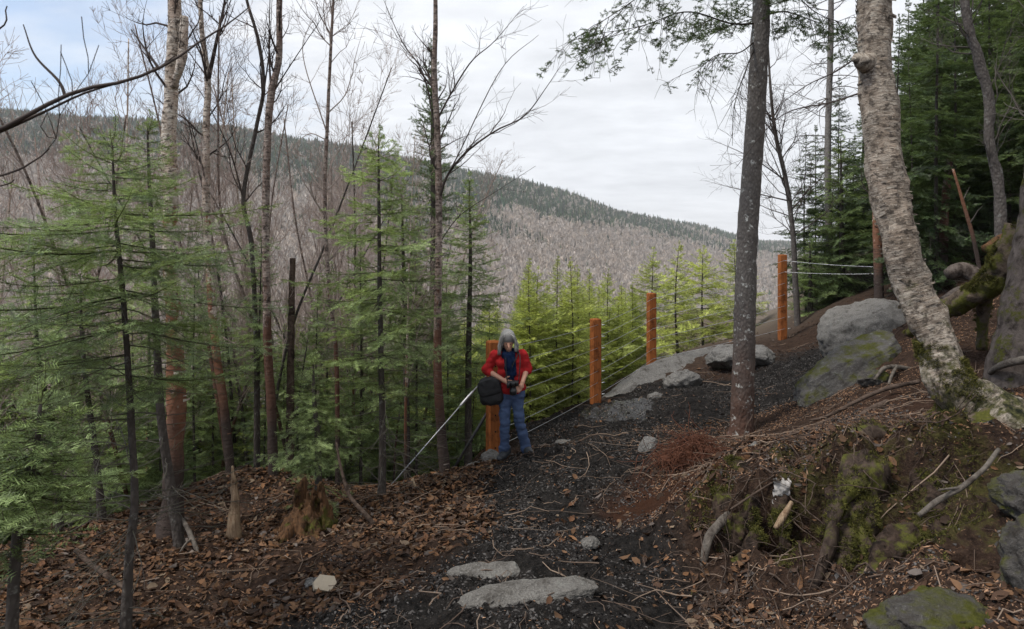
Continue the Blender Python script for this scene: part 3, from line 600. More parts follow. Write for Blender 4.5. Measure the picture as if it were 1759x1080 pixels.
def make_spray(L, seed, style='fir', sp=0.0075, nl=0.023, w=0.0021, gap=0.06):
    r = np.random.default_rng(seed); V = Runs(r); Wv = []; Wq = []; wn_ = 0
    up = np.array([0, 0, 1.0]); ns = 7
    ts = np.linspace(0, 1, ns); ax = np.stack([L * ts, 0.05 * L * np.sin(ts * 3 + r.uniform(0, 6)) * ts, (-0.16 * ts + 0.16 * ts ** 2.5) * L * (1 if style == 'fir' else -0.5)], 1)
    def at(t): return np.array([np.interp(t, ts, ax[:, c]) for c in range(3)])
    def wood(a, b, w0, w1):
        nonlocal wn_
        v, q = strip(a, b, w0, w1, up); Wv.append(v); Wq.append(q + wn_); wn_ += len(v)
    for i in range(ns - 1):
        wood(ax[i], ax[i + 1], 0.0035 * (1 - ts[i]) * L / 0.7 + 0.0014, 0.0035 * (1 - ts[i + 1]) * L / 0.7 + 0.0014)
        d = ax[i + 1] - ax[i]; l = np.linalg.norm(d)
        if ts[i] > 0.3: V.append(needle_run(ax[i], d / l, l, up, sp, nl, w, r, style != 'fir'))
    s = max(0.10 * L, 0.03) * r.uniform(0.8, 1.4)
    while s < L * 0.97:
        for sd in (-1, 1):
            if r.uniform() < 0.10: continue
            p = at(s / L); d0 = at(min(1, s / L + 0.03)) - p; d0 /= np.linalg.norm(d0)
            l1 = (0.50 * (L - s) ** 0.9 * r.uniform(0.6, 1.1) + 0.03) * min(1, 0.55 + 1.8 * s / L); a = r.uniform(0.75, 1.05)
            d = d0 * math.cos(a) + np.array([0, sd, 0]) * math.sin(a) + up * r.uniform(-0.42, 0.10) + (up * 0.45 if style != 'fir' else 0); d /= np.linalg.norm(d)
            wood(p, p + d * l1, 0.0016, 0.0008)
            nrm = up + np.array([0, r.uniform(-.6, .6), 0]) + np.array([r.uniform(-.45, .45), 0, 0]); nrm = nrm - d * nrm.dot(d); nrm /= np.linalg.norm(nrm)
            V.append(needle_run(p, d, l1, nrm, sp, nl, w, r, style != 'fir'))
            s2 = 0.03 + 0.2 * l1
            while s2 < l1 * 0.93:
                for sd2 in (-1, 1):
                    if r.uniform() < 0.12: continue
                    l2 = 0.46 * (l1 - s2) * r.uniform(0.7, 1.1) + 0.018; sv = np.cross(nrm, d); a2 = r.uniform(0.7, 1.0)
                    dd = d * math.cos(a2) + sv * sd2 * math.sin(a2) + nrm * r.uniform(-.08, .08); dd /= np.linalg.norm(dd)
                    V.append(needle_run(p + d * s2, dd, l2, nrm, sp, nl, w, r, style != 'fir'))
                s2 += gap * r.uniform(0.7, 1.2)
        s += gap * r.uniform(0.75, 1.25)
    v = np.concatenate(V); wv = np.concatenate(Wv)
    return dict(L=L, v=np.concatenate([v, wv]), t=np.arange(len(v)).reshape(-1, 3), q=np.concatenate(Wq) + len(v), tint=np.concatenate([np.zeros(len(v)), np.ones(len(wv))]), sh=np.concatenate(V.sh + [np.ones(len(wv))]))
SPR = {}
for st, kw in (('fir', dict(sp=0.0125, nl=0.033, w=0.0050, gap=0.085)), ('near', dict(sp=0.0105, nl=0.029, w=0.0030, gap=0.070)), ('spruce', dict(sp=0.010, nl=0.028, w=0.0055, gap=0.085)), ('coarse', dict(sp=0.015, nl=0.046, w=0.0085, gap=0.10))):
    SPR[st] = [make_spray(L, 100 + i * 7 + len(st), 'spruce' if st == 'spruce' else 'fir', **kw) for i, L in enumerate((0.16, 0.16, 0.3, 0.3, 0.5, 0.5, 0.5, 0.75, 0.75, 0.75, 1.05, 1.05))]
def put_spray(mb, p, az, el, L, style, r, roll=0.5):
    c = [s for s in SPR[style]]; best = min(abs(s['L'] - L) for s in c); c = [s for s in c if abs(s['L'] - L) < best + 1e-6]; s = c[r.integers(len(c))]
    k = L / s['L']; X = np.array([math.cos(az) * math.cos(el), math.sin(az) * math.cos(el), math.sin(el)]); Yv = np.array([-math.sin(az), math.cos(az), 0]); Z = np.cross(X, Yv)
    ro = r.uniform(-roll, roll); Y2 = Yv * math.cos(ro) + Z * math.sin(ro); Z2 = np.cross(X, Y2)
    v = s['v'] * np.array([k, k * (1 if r.uniform() < 0.5 else -1) * r.uniform(0.8, 1.15), k])
    mb.add(v @ np.stack([X, Y2, Z2]) + p, t=s['t'], q=s['q'], tint=s['tint'], sh=s['sh'] * math.exp(r.normal(0, 0.22)))

def conifer(root, path, r0, lo, Lmax, style, mats, r, whorl=0.24, nb=5, el0=-0.12, el1=0.6, dead=18, prof=0.8, shape=None, fill=1.0, rtop=0.006, bias=None):
    """path: local points from the base up; builds trunk, crown and dead_twigs under root"""
    path = np.asarray(path, float); n = max(12, int(np.linalg.norm(np.diff(path, axis=0), axis=1).sum() / 0.12)); pp = spline(path, n); tt = np.linspace(0, 1, n)
    tb = MB(); rad_ = r0 * (1 - tt) ** 0.8 + rtop; rad_ = rad_ * (1 + 0.6 * np.exp(-tt * n * 0.12 / 0.12)); tube(tb, pp, rad_, 8, 0.10, 7, int(r.integers(999)))
    tb.build('trunk', mats[1], root)
    Ht = pp[-1][2]; mb = MB(); at = lambda t: np.array([np.interp(t, tt, pp[:, c]) for c in range(3)])
    t = lo; az = r.uniform(0, 6.28); dt = whorl / max(Ht, 0.1)
    while t < 0.985:
        f = (t - lo) / (1 - lo); base = (1 - f) ** prof * min(1.0, 0.55 + 2.2 * f) if shape is None else shape(f)
        for b in range(nb):
            az += 2 * math.pi / nb + r.uniform(-.35, .35)
            if r.uniform() > fill: continue
            L = max(0.10, Lmax * base * r.uniform(0.65, 1.12))
            if bias is not None: L *= 1 + bias[1] * math.cos(az - bias[0])
            put_spray(mb, at(min(1, t + r.uniform(-.4, .4) * dt)), az, el0 + (el1 - el0) * f ** 1.5 + r.uniform(-.12, .12), L, style, r)
        az += 0.7; t += dt * (1 - 0.45 * f)
    for i in range(3): put_spray(mb, at(0.97), r.uniform(0, 6.28), 1.0, 0.16, style, r)
    put_spray(mb, at(0.985), 0, 1.5, 0.2, style, r)
    if dead:
        db = mb
        for i in range(dead):
            t = r.uniform(0.04, max(lo + 0.12, 0.2)); p = at(t); a = r.uniform(0, 6.28); L = Lmax * r.uniform(0.3, 0.9); q = [p]
            d = np.array([math.cos(a), math.sin(a), r.uniform(-.25, .2)])
            for s in range(5): d = d + r.normal(0, 0.12, 3) + np.array([0, 0, -0.03]); q.append(q[-1] + d / np.linalg.norm(d) * L / 5)
            tube(db, q, np.linspace(0.0045, 0.0016, 6), 4, cap=False, tint=2.0)
            for s in range(int(r.integers(2, 7))):
                b0 = q[r.integers(1, 5)]; dd = d + r.normal(0, 0.6, 3); dd /= np.linalg.norm(dd); l = L * r.uniform(.15, .35)
                tube(db, [b0, b0 + dd * l * .5 + r.normal(0, .01, 3), b0 + dd * l], [0.0022, 0.0018, 0.0012], 3, cap=False, tint=2.0)
    mb.build('crown', mats[0], root)
    return root

def tree_copy(src, loc, rz, sc, label=None, group=None, mats=None):
    c = src.copy(); COL.objects.link(c); c.location = loc; c.rotation_euler = (0, 0, rz); c.scale = (sc, sc, sc)
    for ch in list(src.children):
        d = ch.copy(); COL.objects.link(d); d.parent = c
        if mats and ch.name.split('.')[0] in mats:
            d.material_slots[0].link = 'OBJECT'; d.material_slots[0].material = mats[ch.name.split('.')[0]]
    if label: c['label'] = label
    if group: c['group'] = group
    return c

# ------------------------------------------------------------------ leafless trees
def grow(mb, p, d, L, r0, lev, r, maxlev=3, up=0.10, wig=0.16, spread=(0.5, 0.95), minr=0.0017, kids=(6, 5, 4, 3)):
    n = max(4, int(L / 0.12) + 2); q = [np.array(p, float)]; d = d / np.linalg.norm(d); ds = []
    for i in range(n - 1):
        d = d + r.normal(0, wig, 3) * (0.6 if lev == 0 else 1) + np.array([0, 0, up]); d /= np.linalg.norm(d); q.append(q[-1] + d * L / (n - 1)); ds.append(d.copy())
    q = np.array(q); rr_ = np.maximum(r0 * (1 - np.linspace(0, 1, n)) ** 0.8, minr)
    tube(mb, q, rr_, 5 if r0 > 0.012 else (4 if r0 > 0.005 else 3), cap=False, tint=min(1.0, 0.15 + lev * 0.28))
    if lev >= maxlev: return
    for k in range(int(kids[min(lev, len(kids) - 1)] * r.uniform(0.7, 1.3)) + 1):
        t = r.uniform(0.18, 0.97); i = min(n - 2, int(t * (n - 1))); a = r.uniform(*spread); az = r.uniform(0, 6.28)
        e = np.cross(ds[i], r.normal(0, 1, 3)); e /= np.linalg.norm(e); nd = ds[i] * math.cos(a) + e * math.sin(a)
        grow(mb, q[i], nd, L * r.uniform(0.28, 0.62) * (1 - 0.35 * t), max(minr, rr_[i] * r.uniform(0.45, 0.7)), lev + 1, r, maxlev, up, wig, spread, minr, kids)

def bare_tree(root, path, radii, barkm, twigm, r, nbr=14, lo=0.3, Lb=1.2, hero=None, k=9, maxlev=3, rough=0.08, up=0.10, ang=(0.55, 0.95), kids=(6, 5, 4, 3), flakes=0, stubs=(), fz=0.0, fw=(0.025, 0.11)):
    path = np.asarray(path, float); Ln = np.linalg.norm(np.diff(path, axis=0), axis=1).sum(); n = max(14, int(Ln / (0.05 if rough > 0.1 or flakes else 0.14))); pp = spline(path, n)
    rs = np.interp(np.linspace(0, 1, n), np.linspace(0, 1, len(radii)), radii)
    tb = MB(); tube(tb, pp, rs, k, rough, 6, int(r.integers(999)))
    for (sp_, sr_) in stubs: tube_off(tb, spline(sp_, 22), np.interp(np.linspace(0, 1, 22), np.linspace(0, 1, len(sr_)), sr_), 14, 0.16, 9, 4)
    cb = MB()
    for i in range(nbr):
        t = r.uniform(lo, 0.99); j = min(n - 2, int(t * (n - 1))); d = pp[j + 1] - pp[j]; d /= np.linalg.norm(d); a = r.uniform(*ang)
        e = np.cross(d, r.normal(0, 1, 3)); e /= np.linalg.norm(e)
        grow(cb, pp[j], d * math.cos(a) + e * math.sin(a), Lb * r.uniform(0.45, 1.1) * (1.15 - 0.6 * t), min(rs[j] * 0.5, 0.016) * r.uniform(0.6, 1.0), 1, r, maxlev, up, kids=kids)
    for (pts, ra, nk) in (hero or []):
        q = spline(pts, 18); m = len(q); rr_ = np.linspace(ra, max(0.0022, ra * 0.12), m); tube(cb, q, rr_, 6, cap=False, tint=0.15)
        for kk in range(nk):
            i = int(r.integers(3, m - 1)); d = q[i] - q[i - 1]; d /= np.linalg.norm(d); e = np.cross(d, r.normal(0, 1, 3)); e /= np.linalg.norm(e); a = r.uniform(0.4, 0.8)
            grow(cb, q[i], d * math.cos(a) + e * math.sin(a), np.linalg.norm(q[-1] - q[0]) * r.uniform(0.14, 0.4), rr_[i] * 0.55, 2, r, 3, 0.06)
    if cb.n: cb.build('crown', twigm, root)
    if flakes:
        fb = tb
        for i in range(flakes):
            j = int(r.integers(2, n - 2)); a = r.uniform(0, 6.28); t = pp[j + 1] - pp[j]; t /= np.linalg.norm(t); e1 = np.cross(t, [0.3, 1, 0.1]); e1 /= np.linalg.norm(e1); e2 = np.cross(t, e1)
            w = min(rs[j] * 0.9, r.uniform(*fw)); h = r.uniform(0.12, 0.6) * w; lift = r.uniform(0.15, 0.9) * w * 0.4; V = []
            if (pp[j][2] < fz): continue
            for u in np.linspace(0, 1, 5):
                an = a + u * w / rs[j]; rad_ = rs[j] * 1.02 + lift * u ** 2
                for vv in (-0.5, 0.5):
                    V.append(pp[j] + (e1 * math.cos(an) + e2 * math.sin(an)) * rad_ + t * (vv * h * (1 - 0.35 * u) + 0.1 * h * u))
            q = [(2 * m_, 2 * m_ + 1, 2 * m_ + 3, 2 * m_ + 2) for m_ in range(4)]
            V = np.array(V); fb.add(V, q=q, tc=np.stack([V[:, 0] * .3, V[:, 1] * .3, V[:, 2]], 1) + r.uniform(0, 3, 3))
    tb.build('trunk', barkm, root)
    return root

def Lp(pts, base):
    """pixel/depth points -> points local to base"""
    return [P(*p) - base for p in pts]


# ------------------------------------------------------------------ the trees that stand out
R_ = lambda k: np.random.default_rng(k)
def hero_bare(name, label, pts, radpx, barkm, twigm, seed, hero_px=(), **kw):
    px, py, Y = pts[0]; base = on(px, py, Y); t = thing(name, label, 'tree', base)
    q = Lp(pts, base); q[0][2] = min(q[0][2], -0.03) - 0.12
    rd = [w * p[2] / F for w, p in zip(radpx, pts)]
    heroes = [([P(*a) - base for a in line], ra, nk) for line, ra, nk in hero_px]; kw['stubs'] = [(np.array([P(*a) - base for a in line]), ra) for line, ra in kw.get('stubs', ())]
    return bare_tree(t, q, rd, M[barkm], M[twigm], R_(seed), hero=heroes, **kw)

# big peeling white birch on the left
big_birch = hero_bare('birch_tree', 'largest white birch on the left with peeling bark and a dark, swollen foot', [(288, 922, 7.0), (296, 860, 7.0), (300, 760, 7.0), (303, 690, 7.0), (301, 600, 7.0), (298, 520, 7.0), (292, 420, 7.0), (293, 330, 7.0), (290, 240, 7.0), (295, 150, 7.0), (300, 60, 7.0), (299, -60, 7.0), (305, -220, 7.0)],
    [30, 18, 15, 17, 13.5, 13, 12.2, 12.4, 12, 11.6, 11, 10, 8], 'birch', 'twig_dark', 11, nbr=10, lo=0.72, Lb=1.5, k=18, rough=0.13, flakes=130, fz=1.3, fw=(0.03, 0.13), stubs=[([(297, 150, 6.95), (310, 112, 6.9), (315, 70, 6.9), (316, 28, 6.9)], [0.03, 0.045, 0.042, 0.036])])
hero_bare('birch_tree', 'slim forked white birch just right of the largest birch', [(398, 800, 8.6), (385, 700, 8.6), (372, 610, 8.6), (362, 500, 8.6), (355, 360, 8.6), (354, 230, 8.6), (357, 140, 8.6), (346, 40, 8.6), (340, -120, 8.6)],
    [8, 7.5, 7, 6.5, 6.5, 6, 5.5, 4, 3], 'birch', 'twig_dark', 12, nbr=14, lo=0.55, Lb=1.4, k=10, flakes=16, hero_px=[([(357, 140, 8.6), (372, 70, 8.5), (386, 0, 8.5), (398, -100, 8.5)], 0.03, 7), ([(358, 330, 8.6), (338, 250, 8.5), (318, 180, 8.4)], 0.014, 6)])
hero_bare('birch_tree', 'red-barked young birch with a kinked top, right of the forked birch', [(470, 790, 8.4), (466, 700, 8.4), (460, 600, 8.4), (458, 500, 8.4), (456, 400, 8.4), (459, 250, 8.4), (466, 160, 8.4), (479, 100, 8.4), (480, 0, 8.4), (486, -150, 8.4)],
    [9.5, 8, 7.2, 6.8, 6.4, 6.4, 6.4, 5.6, 5, 4], 'birch_red', 'twig_dark', 13, nbr=12, lo=0.6, Lb=1.5, k=10, flakes=14, hero_px=[([(462, 170, 8.4), (500, 110, 8.4), (560, 20, 8.3)], 0.012, 6), ([(466, 160, 8.4), (462, 80, 8.4), (465, -30, 8.4)], 0.016, 6)])
hero_bare('leafless_sapling', 'dark leafless sapling bending left beside the red-barked birch', [(440, 790, 8.9), (440, 600, 8.9), (432, 420, 8.9), (418, 340, 8.9), (440, 220, 8.9), (453, 150, 8.9), (444, 70, 8.9), (424, 0, 8.9), (410, -80, 8.9)],
    [4.5, 4, 3.8, 3.6, 3.4, 3.2, 3, 2.4, 1.6], 'bark_fir', 'twig_dark', 14, nbr=10, lo=0.35, Lb=1.4, hero_px=[([(420, 350, 8.9), (395, 260, 8.8), (352, 170, 8.7), (322, 130, 8.7)], 0.012, 6), ([(453, 160, 8.9), (463, 80, 8.9), (468, -20, 8.9)], 0.012, 6)])
hero_bare('leafless_sapling', 'tall thin grey sapling between the red-barked birch and the centre birch', [(580, 790, 8.8), (578, 620, 8.8), (566, 500, 8.8), (558, 350, 8.8), (563, 200, 8.8), (568, 90, 8.8), (575, -40, 8.8)],
    [4.5, 3.8, 3.4, 3.2, 3, 2.6, 2], 'birch_red', 'twig_red', 15, nbr=22, lo=0.4, Lb=1.7, hero_px=[([(561, 240, 8.8), (530, 230, 8.8), (495, 260, 8.7)], 0.009, 5), ([(560, 330, 8.8), (590, 290, 8.8), (612, 200, 8.7)], 0.009, 5), ([(562, 230, 8.8), (520, 90, 8.8), (545, 20, 8.8)], 0.009, 5)])
hero_bare('birch_tree', 'tall centre birch with long arms spreading right against the sky', [(766, 812, 8.7), (758, 740, 8.7), (752, 650, 8.7), (752, 550, 8.7), (753, 450, 8.7), (754, 330, 8.7), (751, 220, 8.7), (746, 120, 8.7), (748, 30, 8.7), (746, -120, 8.7)],
    [11, 8, 7.2, 6.8, 6.2, 6, 5.2, 4.8, 4, 2.6], 'birch_red', 'twig_dark', 16, nbr=10, lo=0.55, Lb=1.3, k=12, flakes=16,
    hero_px=[([(754, 345, 8.7), (768, 302, 8.6), (800, 262, 8.55), (850, 225, 8.5), (900, 200, 8.45), (935, 155, 8.4), (968, 105, 8.4)], 0.018, 14), ([(754, 200, 8.7), (775, 160, 8.7), (810, 105, 8.7), (850, 70, 8.7), (900, 10, 8.7)], 0.014, 12),
             ([(752, 250, 8.7), (728, 130, 8.7), (690, 70, 8.7), (655, -10, 8.7)], 0.013, 9), ([(768, 302, 8.6), (790, 260, 8.5), (860, 120, 8.5), (925, 60, 8.5)], 0.010, 8), ([(753, 420, 8.7), (790, 370, 8.7), (850, 330, 8.8), (920, 285, 8.8)], 0.007, 6)])
hero_bare('leafless_tree', 'thin leafless tree between the centre spruce trunk and the last post', [(1372, 575, 15.5), (1366, 480, 15.5), (1362, 400, 15.5), (1350, 310, 15.5), (1334, 240, 15.5), (1325, 170, 15.5), (1318, 60, 15.5)],
    [6, 5, 4.5, 4, 3.5, 2.5, 1.5], 'bark_old', 'twig_dark', 17, nbr=34, lo=0.3, Lb=2.4, k=8, kids=(7, 7, 5, 3), hero_px=[([(1350, 310, 15.5), (1290, 270, 15.3), (1212, 235, 15)], 0.018, 10), ([(1356, 345, 15.5), (1290, 330, 15.3), (1210, 310, 15)], 0.018, 10), ([(1336, 240, 15.5), (1290, 180, 15.5), (1240, 150, 15.3)], 0.014, 8)])
dead_grey = hero_bare('dead_spruce', 'tall dead grey spruce pole with bare drooping limbs right of the leafless tree', [(1430, 545, 17.0), (1424, 400, 17.0), (1422, 250, 17.0), (1427, 60, 17.0), (1428, -120, 17.0)],
    [6.5, 6, 5.5, 5, 4], 'dead_bark', 'dead', 18, nbr=70, lo=0.38, Lb=2.1, k=8, up=-0.05, ang=(1.1, 1.6), maxlev=2)
# big leaning birch on the bank
lean = hero_bare('leaning_birch', 'large leaning yellow birch with a mossy foot on the right bank', [(1810, 800, 5.2), (1740, 748, 5.35), (1680, 702, 5.5), (1630, 652, 5.6), (1604, 573, 5.75), (1565, 486, 5.85), (1543, 400, 5.9), (1523, 300, 6.0), (1504, 110, 6.1), (1502, 0, 6.15), (1499, -140, 6.2), (1510, -400, 6.3)],
    [66, 58, 48, 38, 30.5, 29.5, 29, 29.5, 28, 27, 26, 20], 'birch_gold', 'twig_dark', 19, nbr=8, lo=0.8, Lb=2.0, k=40, rough=0.14, flakes=650, fz=0.5, fw=(0.02, 0.085), stubs=[([(1500, 112, 6.1), (1482, 106, 6.0), (1472, 101, 5.98), (1464, 103, 5.97)], [0.11, 0.075, 0.05, 0.012])],
    hero_px=[([(1500, 75, 6.15), (1440, 120, 6.3), (1380, 150, 6.5), (1300, 210, 6.7)], 0.010, 6), ([(1505, 150, 6.1), (1430, 175, 6.3), (1340, 200, 6.6), (1262, 290, 6.9)], 0.010, 7)])
# spruce trunk in the middle of the trail
cs_base = on(1274, 742, 8.9); cs = thing('spruce_tree', 'lone straight spruce trunk standing in the trail', 'tree', cs_base)
tb = MB(); q = spline(Lp([(1273, 752, 8.9), (1275, 700, 8.9), (1279, 560, 8.9), (1284, 400, 8.9), (1296, 230, 8.9), (1304, 100, 8.9), (1308, 0, 8.9), (1312, -250, 8.9)], cs_base), 150)
rs = np.interp(np.linspace(0, 1, 150), [0, 0.03, 0.07, 0.25, 0.5, 0.8, 1], [27, 22, 20, 18.5, 16.5, 15, 12]) * 8.9 / F
tube(tb, q, rs, 22, 0.07, 7, 5); tb.build('trunk', M['bark_spruce'], cs)
cb = MB(); r = R_(21)
def droop(pts, ra, ntw, needles_, seed):
    r = R_(seed); q = spline([P(*p) - cs_base for p in pts], 26); rr_ = np.linspace(ra, 0.0025, 26); tube(cb, q, rr_, 6, cap=False, tint=np.float64(1.0))
    for k in range(ntw):
        i = int(r.integers(4, 25)); d = q[i] - q[i - 1]; d /= np.linalg.norm(d); e = r.normal(0, 1, 3); e[2] = -abs(e[2]) * 1.2; e /= np.linalg.norm(e)
        L = r.uniform(0.15, 0.75); p = [q[i]]; v = d * 0.6 + e * 0.6
        for s_ in range(6): v = v / np.linalg.norm(v) + np.array([0, 0, -0.10]) + r.normal(0, 0.13, 3); p.append(p[-1] + v / np.linalg.norm(v) * L / 6)
        p = np.array(p); tube(cb, p, np.linspace(0.0045, 0.0018, 7), 3, cap=False, tint=np.float64(1.0))
        for s_ in range(int(r.integers(2, 6))):
            b0 = p[r.integers(1, 7)]; w = v + r.normal(0, 0.8, 3) + np.array([0, 0, -0.2]); w /= np.linalg.norm(w); l = r.uniform(0.06, 0.22)
            tube(cb, [b0, b0 + w * l * .5, b0 + w * l + np.array([0, 0, -.02])], [0.0025, 0.002, 0.0014], 3, cap=False, tint=np.float64(1.0))
            if r.uniform() < needles_: put_spray(cb, b0 + w * l * 0.4, math.atan2(w[1], w[0]), -0.5 + r.uniform(-.5, .3), r.uniform(0.09, 0.18), 'spruce', r, 0.8)
for i, (pts, ra, nt, nd) in enumerate((([(1300, 40, 8.9), (1255, 40, 8.7), (1180, 20, 8.4), (1100, 45, 8.1), (1010, 60, 7.9)], 0.014, 34, 0.75), ([(1303, -30, 8.9), (1240, -40, 8.5), (1150, -35, 8.0), (1060, 20, 7.6), (1000, 60, 7.4)], 0.014, 34, 0.7),
        ([(1298, 70, 8.9), (1270, 90, 8.6), (1230, 95, 8.4), (1190, 130, 8.3)], 0.010, 20, 0.35), ([(1298, 80, 8.9), (1285, 110, 8.7), (1262, 180, 8.5), (1258, 250, 8.4)], 0.009, 10, 0.0), ([(1302, -10, 8.9), (1340, -30, 8.7), (1400, 20, 8.5), (1450, 40, 8.3)], 0.012, 22, 0.6),
        ([(1300, 30, 8.9), (1350, 20, 9.2), (1420, 40, 9.6), (1480, 20, 10)], 0.012, 26, 0.8), ([(1300, -60, 8.9), (1220, -90, 9.3), (1120, -70, 9.6), (1020, -40, 9.8)], 0.012, 24, 0.8))): droop(pts, ra, nt, nd, 300 + i)
for i in range(14): put_spray(cb, q[-12] + np.array([0, 0, r.uniform(-1.2, 0.4)]), i * 2.4, -0.15, r.uniform(0.8, 1.3), 'spruce', r)
cb.build('crown', M['fir_dark'], cs)

# near firs with their own trunks
def hero_fir(label, pts, r0px, mats, seed, **kw):
    px, py, Y = pts[0]; base = on(px, py, Y); t = thing('fir_tree', label, 'tree', base); q = Lp(pts, base); q[0][2] = min(q[0][2], -0.03) - 0.08
    return conifer(t, q, r0px * Y / F, kw.pop('lo'), kw.pop('Lmax'), kw.pop('style', 'fir'), mats, R_(seed), **kw)
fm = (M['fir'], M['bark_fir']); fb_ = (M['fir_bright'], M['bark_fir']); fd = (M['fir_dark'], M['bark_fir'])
hero_fir('nearest young fir at left, bare-stemmed below with wide flat sprays', [(214, 1088, 4.6), (222, 950, 4.62), (231, 860, 4.65), (224, 700, 4.65), (214, 540, 4.65), (203, 420, 4.65), (196, 330, 4.65), (193, 235, 4.65)], 7.5, fm, 31, lo=0.50, Lmax=1.2, style='near', whorl=0.21, nb=6, dead=60, el0=-0.06, el1=0.35, shape=lambda f: float(np.interp(f, [0, .2, .5, .75, 1], [.75, 1.0, .95, .45, .12])), rtop=0.004)
hero_fir('young fir with a curved dark stem at the foot of the largest birch', [(312, 936, 6.4), (297, 860, 6.4), (277, 720, 6.4), (268, 560, 6.4), (262, 420, 6.4), (257, 320, 6.4), (253, 215, 6.4)], 8.5, fm, 32, lo=0.45, Lmax=0.85, style='near', fill=0.75, whorl=0.22, nb=5, dead=50, el0=-0.05, el1=0.4, prof=0.6)
hero_fir('fir with a pale brown foot between the rotten stump and the guy wire', [(656, 855, 7.6), (657, 760, 7.6), (655, 640, 7.6), (652, 480, 7.6), (651, 350, 7.6), (650, 235, 7.6)], 6.0, fm, 33, lo=0.38, Lmax=1.35, whorl=0.22, nb=5, dead=50, el0=-0.05, el1=0.4, prof=0.65)
hero_fir('slender fir with a dark crown hard left of the centre birch', [(700, 815, 9.4), (697, 600, 9.4), (693, 450, 9.4), (690, 330, 9.4)], 5, fm, 34, lo=0.35, Lmax=1.0, whorl=0.22, dead=14)
hero_fir('dense dark fir hard right of the centre birch', [(804, 800, 10.2), (805, 600, 10.2), (808, 450, 10.2), (806, 315, 10.2)], 6, fm, 35, lo=0.25, Lmax=1.15, whorl=0.22, dead=14)
hero_fir('small feathery fir overhanging the rotten stump', [(548, 860, 6.9), (546, 760, 6.9), (540, 690, 6.9), (538, 625, 6.9)], 6, fm, 36, lo=0.15, Lmax=0.75, style='near', whorl=0.16, nb=5, dead=4, el0=-0.25, el1=0.4)
hero_fir('low blurred fir at the bottom left edge of the clearing', [(10, 1060, 3.1), (30, 900, 3.1), (60, 790, 3.1), (70, 690, 3.1)], 8, fm, 37, lo=0.30, Lmax=0.55, style='near', whorl=0.12, nb=6, dead=6, el0=-0.1, el1=0.3, prof=0.5)
hero_fir('blue-green spruce rising behind the centre birch into the sky', [(742, 800, 12.5), (744, 600, 12.5), (745, 400, 12.5), (743, 230, 12.5), (741, 75, 12.5)], 9, (M['spruce'], M['bark_fir']), 38, lo=0.42, Lmax=0.90, style='spruce', whorl=0.27, nb=5, el0=0.05, el1=0.75, dead=10, prof=0.8, fill=0.95)
hero_fir('thin dark fir stem standing left of the nearest fir', [(178, 905, 7.4), (164, 780, 7.4), (147, 650, 7.4), (140, 560, 7.4), (138, 470, 7.4)], 5.5, fm, 39, lo=0.45, Lmax=0.95, whorl=0.2, dead=40)
hero_fir('leaning dark fir stem at far left', [(105, 880, 7.8), (92, 760, 7.8), (70, 640, 7.8), (62, 560, 7.8), (58, 440, 7.8)], 5, fm, 40, lo=0.40, Lmax=1.0, whorl=0.2, dead=36)
hero_fir('broad dark green fir spreading beside the last post', [(1446, 540, 16.6), (1446, 400, 16.6), (1444, 235, 16.6)], 7, (M['fir'], M['bark_fir']), 47, lo=0.03, Lmax=1.55, whorl=0.19, nb=7, el0=-0.25, el1=0.4, dead=12, prof=0.8)
hero_fir('knee-high bushy fir right of the last post', [(1392, 552, 16.2), (1392, 480, 16.2), (1391, 415, 16.2)], 5, (M['fir'], M['bark_fir']), 48, lo=0.04, Lmax=0.9, whorl=0.17, nb=6, el0=-0.15, el1=0.4, dead=4)
# firs beyond the fence, their sunlit look put into the needle colour
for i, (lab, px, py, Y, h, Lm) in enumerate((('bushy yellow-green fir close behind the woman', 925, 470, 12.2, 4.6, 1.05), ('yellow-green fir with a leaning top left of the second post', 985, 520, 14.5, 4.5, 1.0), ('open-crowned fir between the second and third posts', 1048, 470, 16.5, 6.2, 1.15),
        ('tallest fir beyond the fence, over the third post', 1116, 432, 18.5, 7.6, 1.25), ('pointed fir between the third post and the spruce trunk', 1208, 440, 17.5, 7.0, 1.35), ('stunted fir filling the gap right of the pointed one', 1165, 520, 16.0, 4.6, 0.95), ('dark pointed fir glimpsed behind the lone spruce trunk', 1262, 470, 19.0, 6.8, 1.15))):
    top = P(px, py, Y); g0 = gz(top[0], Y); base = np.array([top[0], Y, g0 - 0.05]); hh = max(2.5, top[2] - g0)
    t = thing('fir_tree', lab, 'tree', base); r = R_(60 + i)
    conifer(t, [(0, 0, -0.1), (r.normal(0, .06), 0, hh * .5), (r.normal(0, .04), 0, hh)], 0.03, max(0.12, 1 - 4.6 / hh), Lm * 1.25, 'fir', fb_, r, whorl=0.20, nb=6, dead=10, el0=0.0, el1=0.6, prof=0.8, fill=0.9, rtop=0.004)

# ------------------------------------------------------------------ crowd of firs on the slope (copies of a few grown ones)
def proto_fir(label, group, h, lo, Lmax, style, mats, seed, x=0, **kw):
    t = thing('fir_tree', label, 'tree', (0, 0, -500), group); r = R_(seed)
    return conifer(t, [(0, 0, -0.25), (r.normal(0, .05), r.normal(0, .05), h * .5), (r.normal(0, .05), r.normal(0, .05), h)], h * 0.0055, lo, Lmax, style, mats, r, **kw)
GA = 'young firs in the thicket below the trail'; LA = 'young green fir in the dense thicket below the left edge of the trail'
fa = [proto_fir(LA, GA, h, lo, L, 'fir', fm, 70 + i, dead=40, whorl=0.21, nb=6, fill=0.72, el0=-0.20) for i, (h, lo, L) in enumerate(((5.2, 0.30, 1.1), (4.6, 0.22, 1.15), (5.8, 0.38, 1.1), (4.0, 0.15, 0.95)))]
GB = 'sunlit young firs beyond the fence'; LB = 'small yellow-green fir on the slope beyond the wire fence'
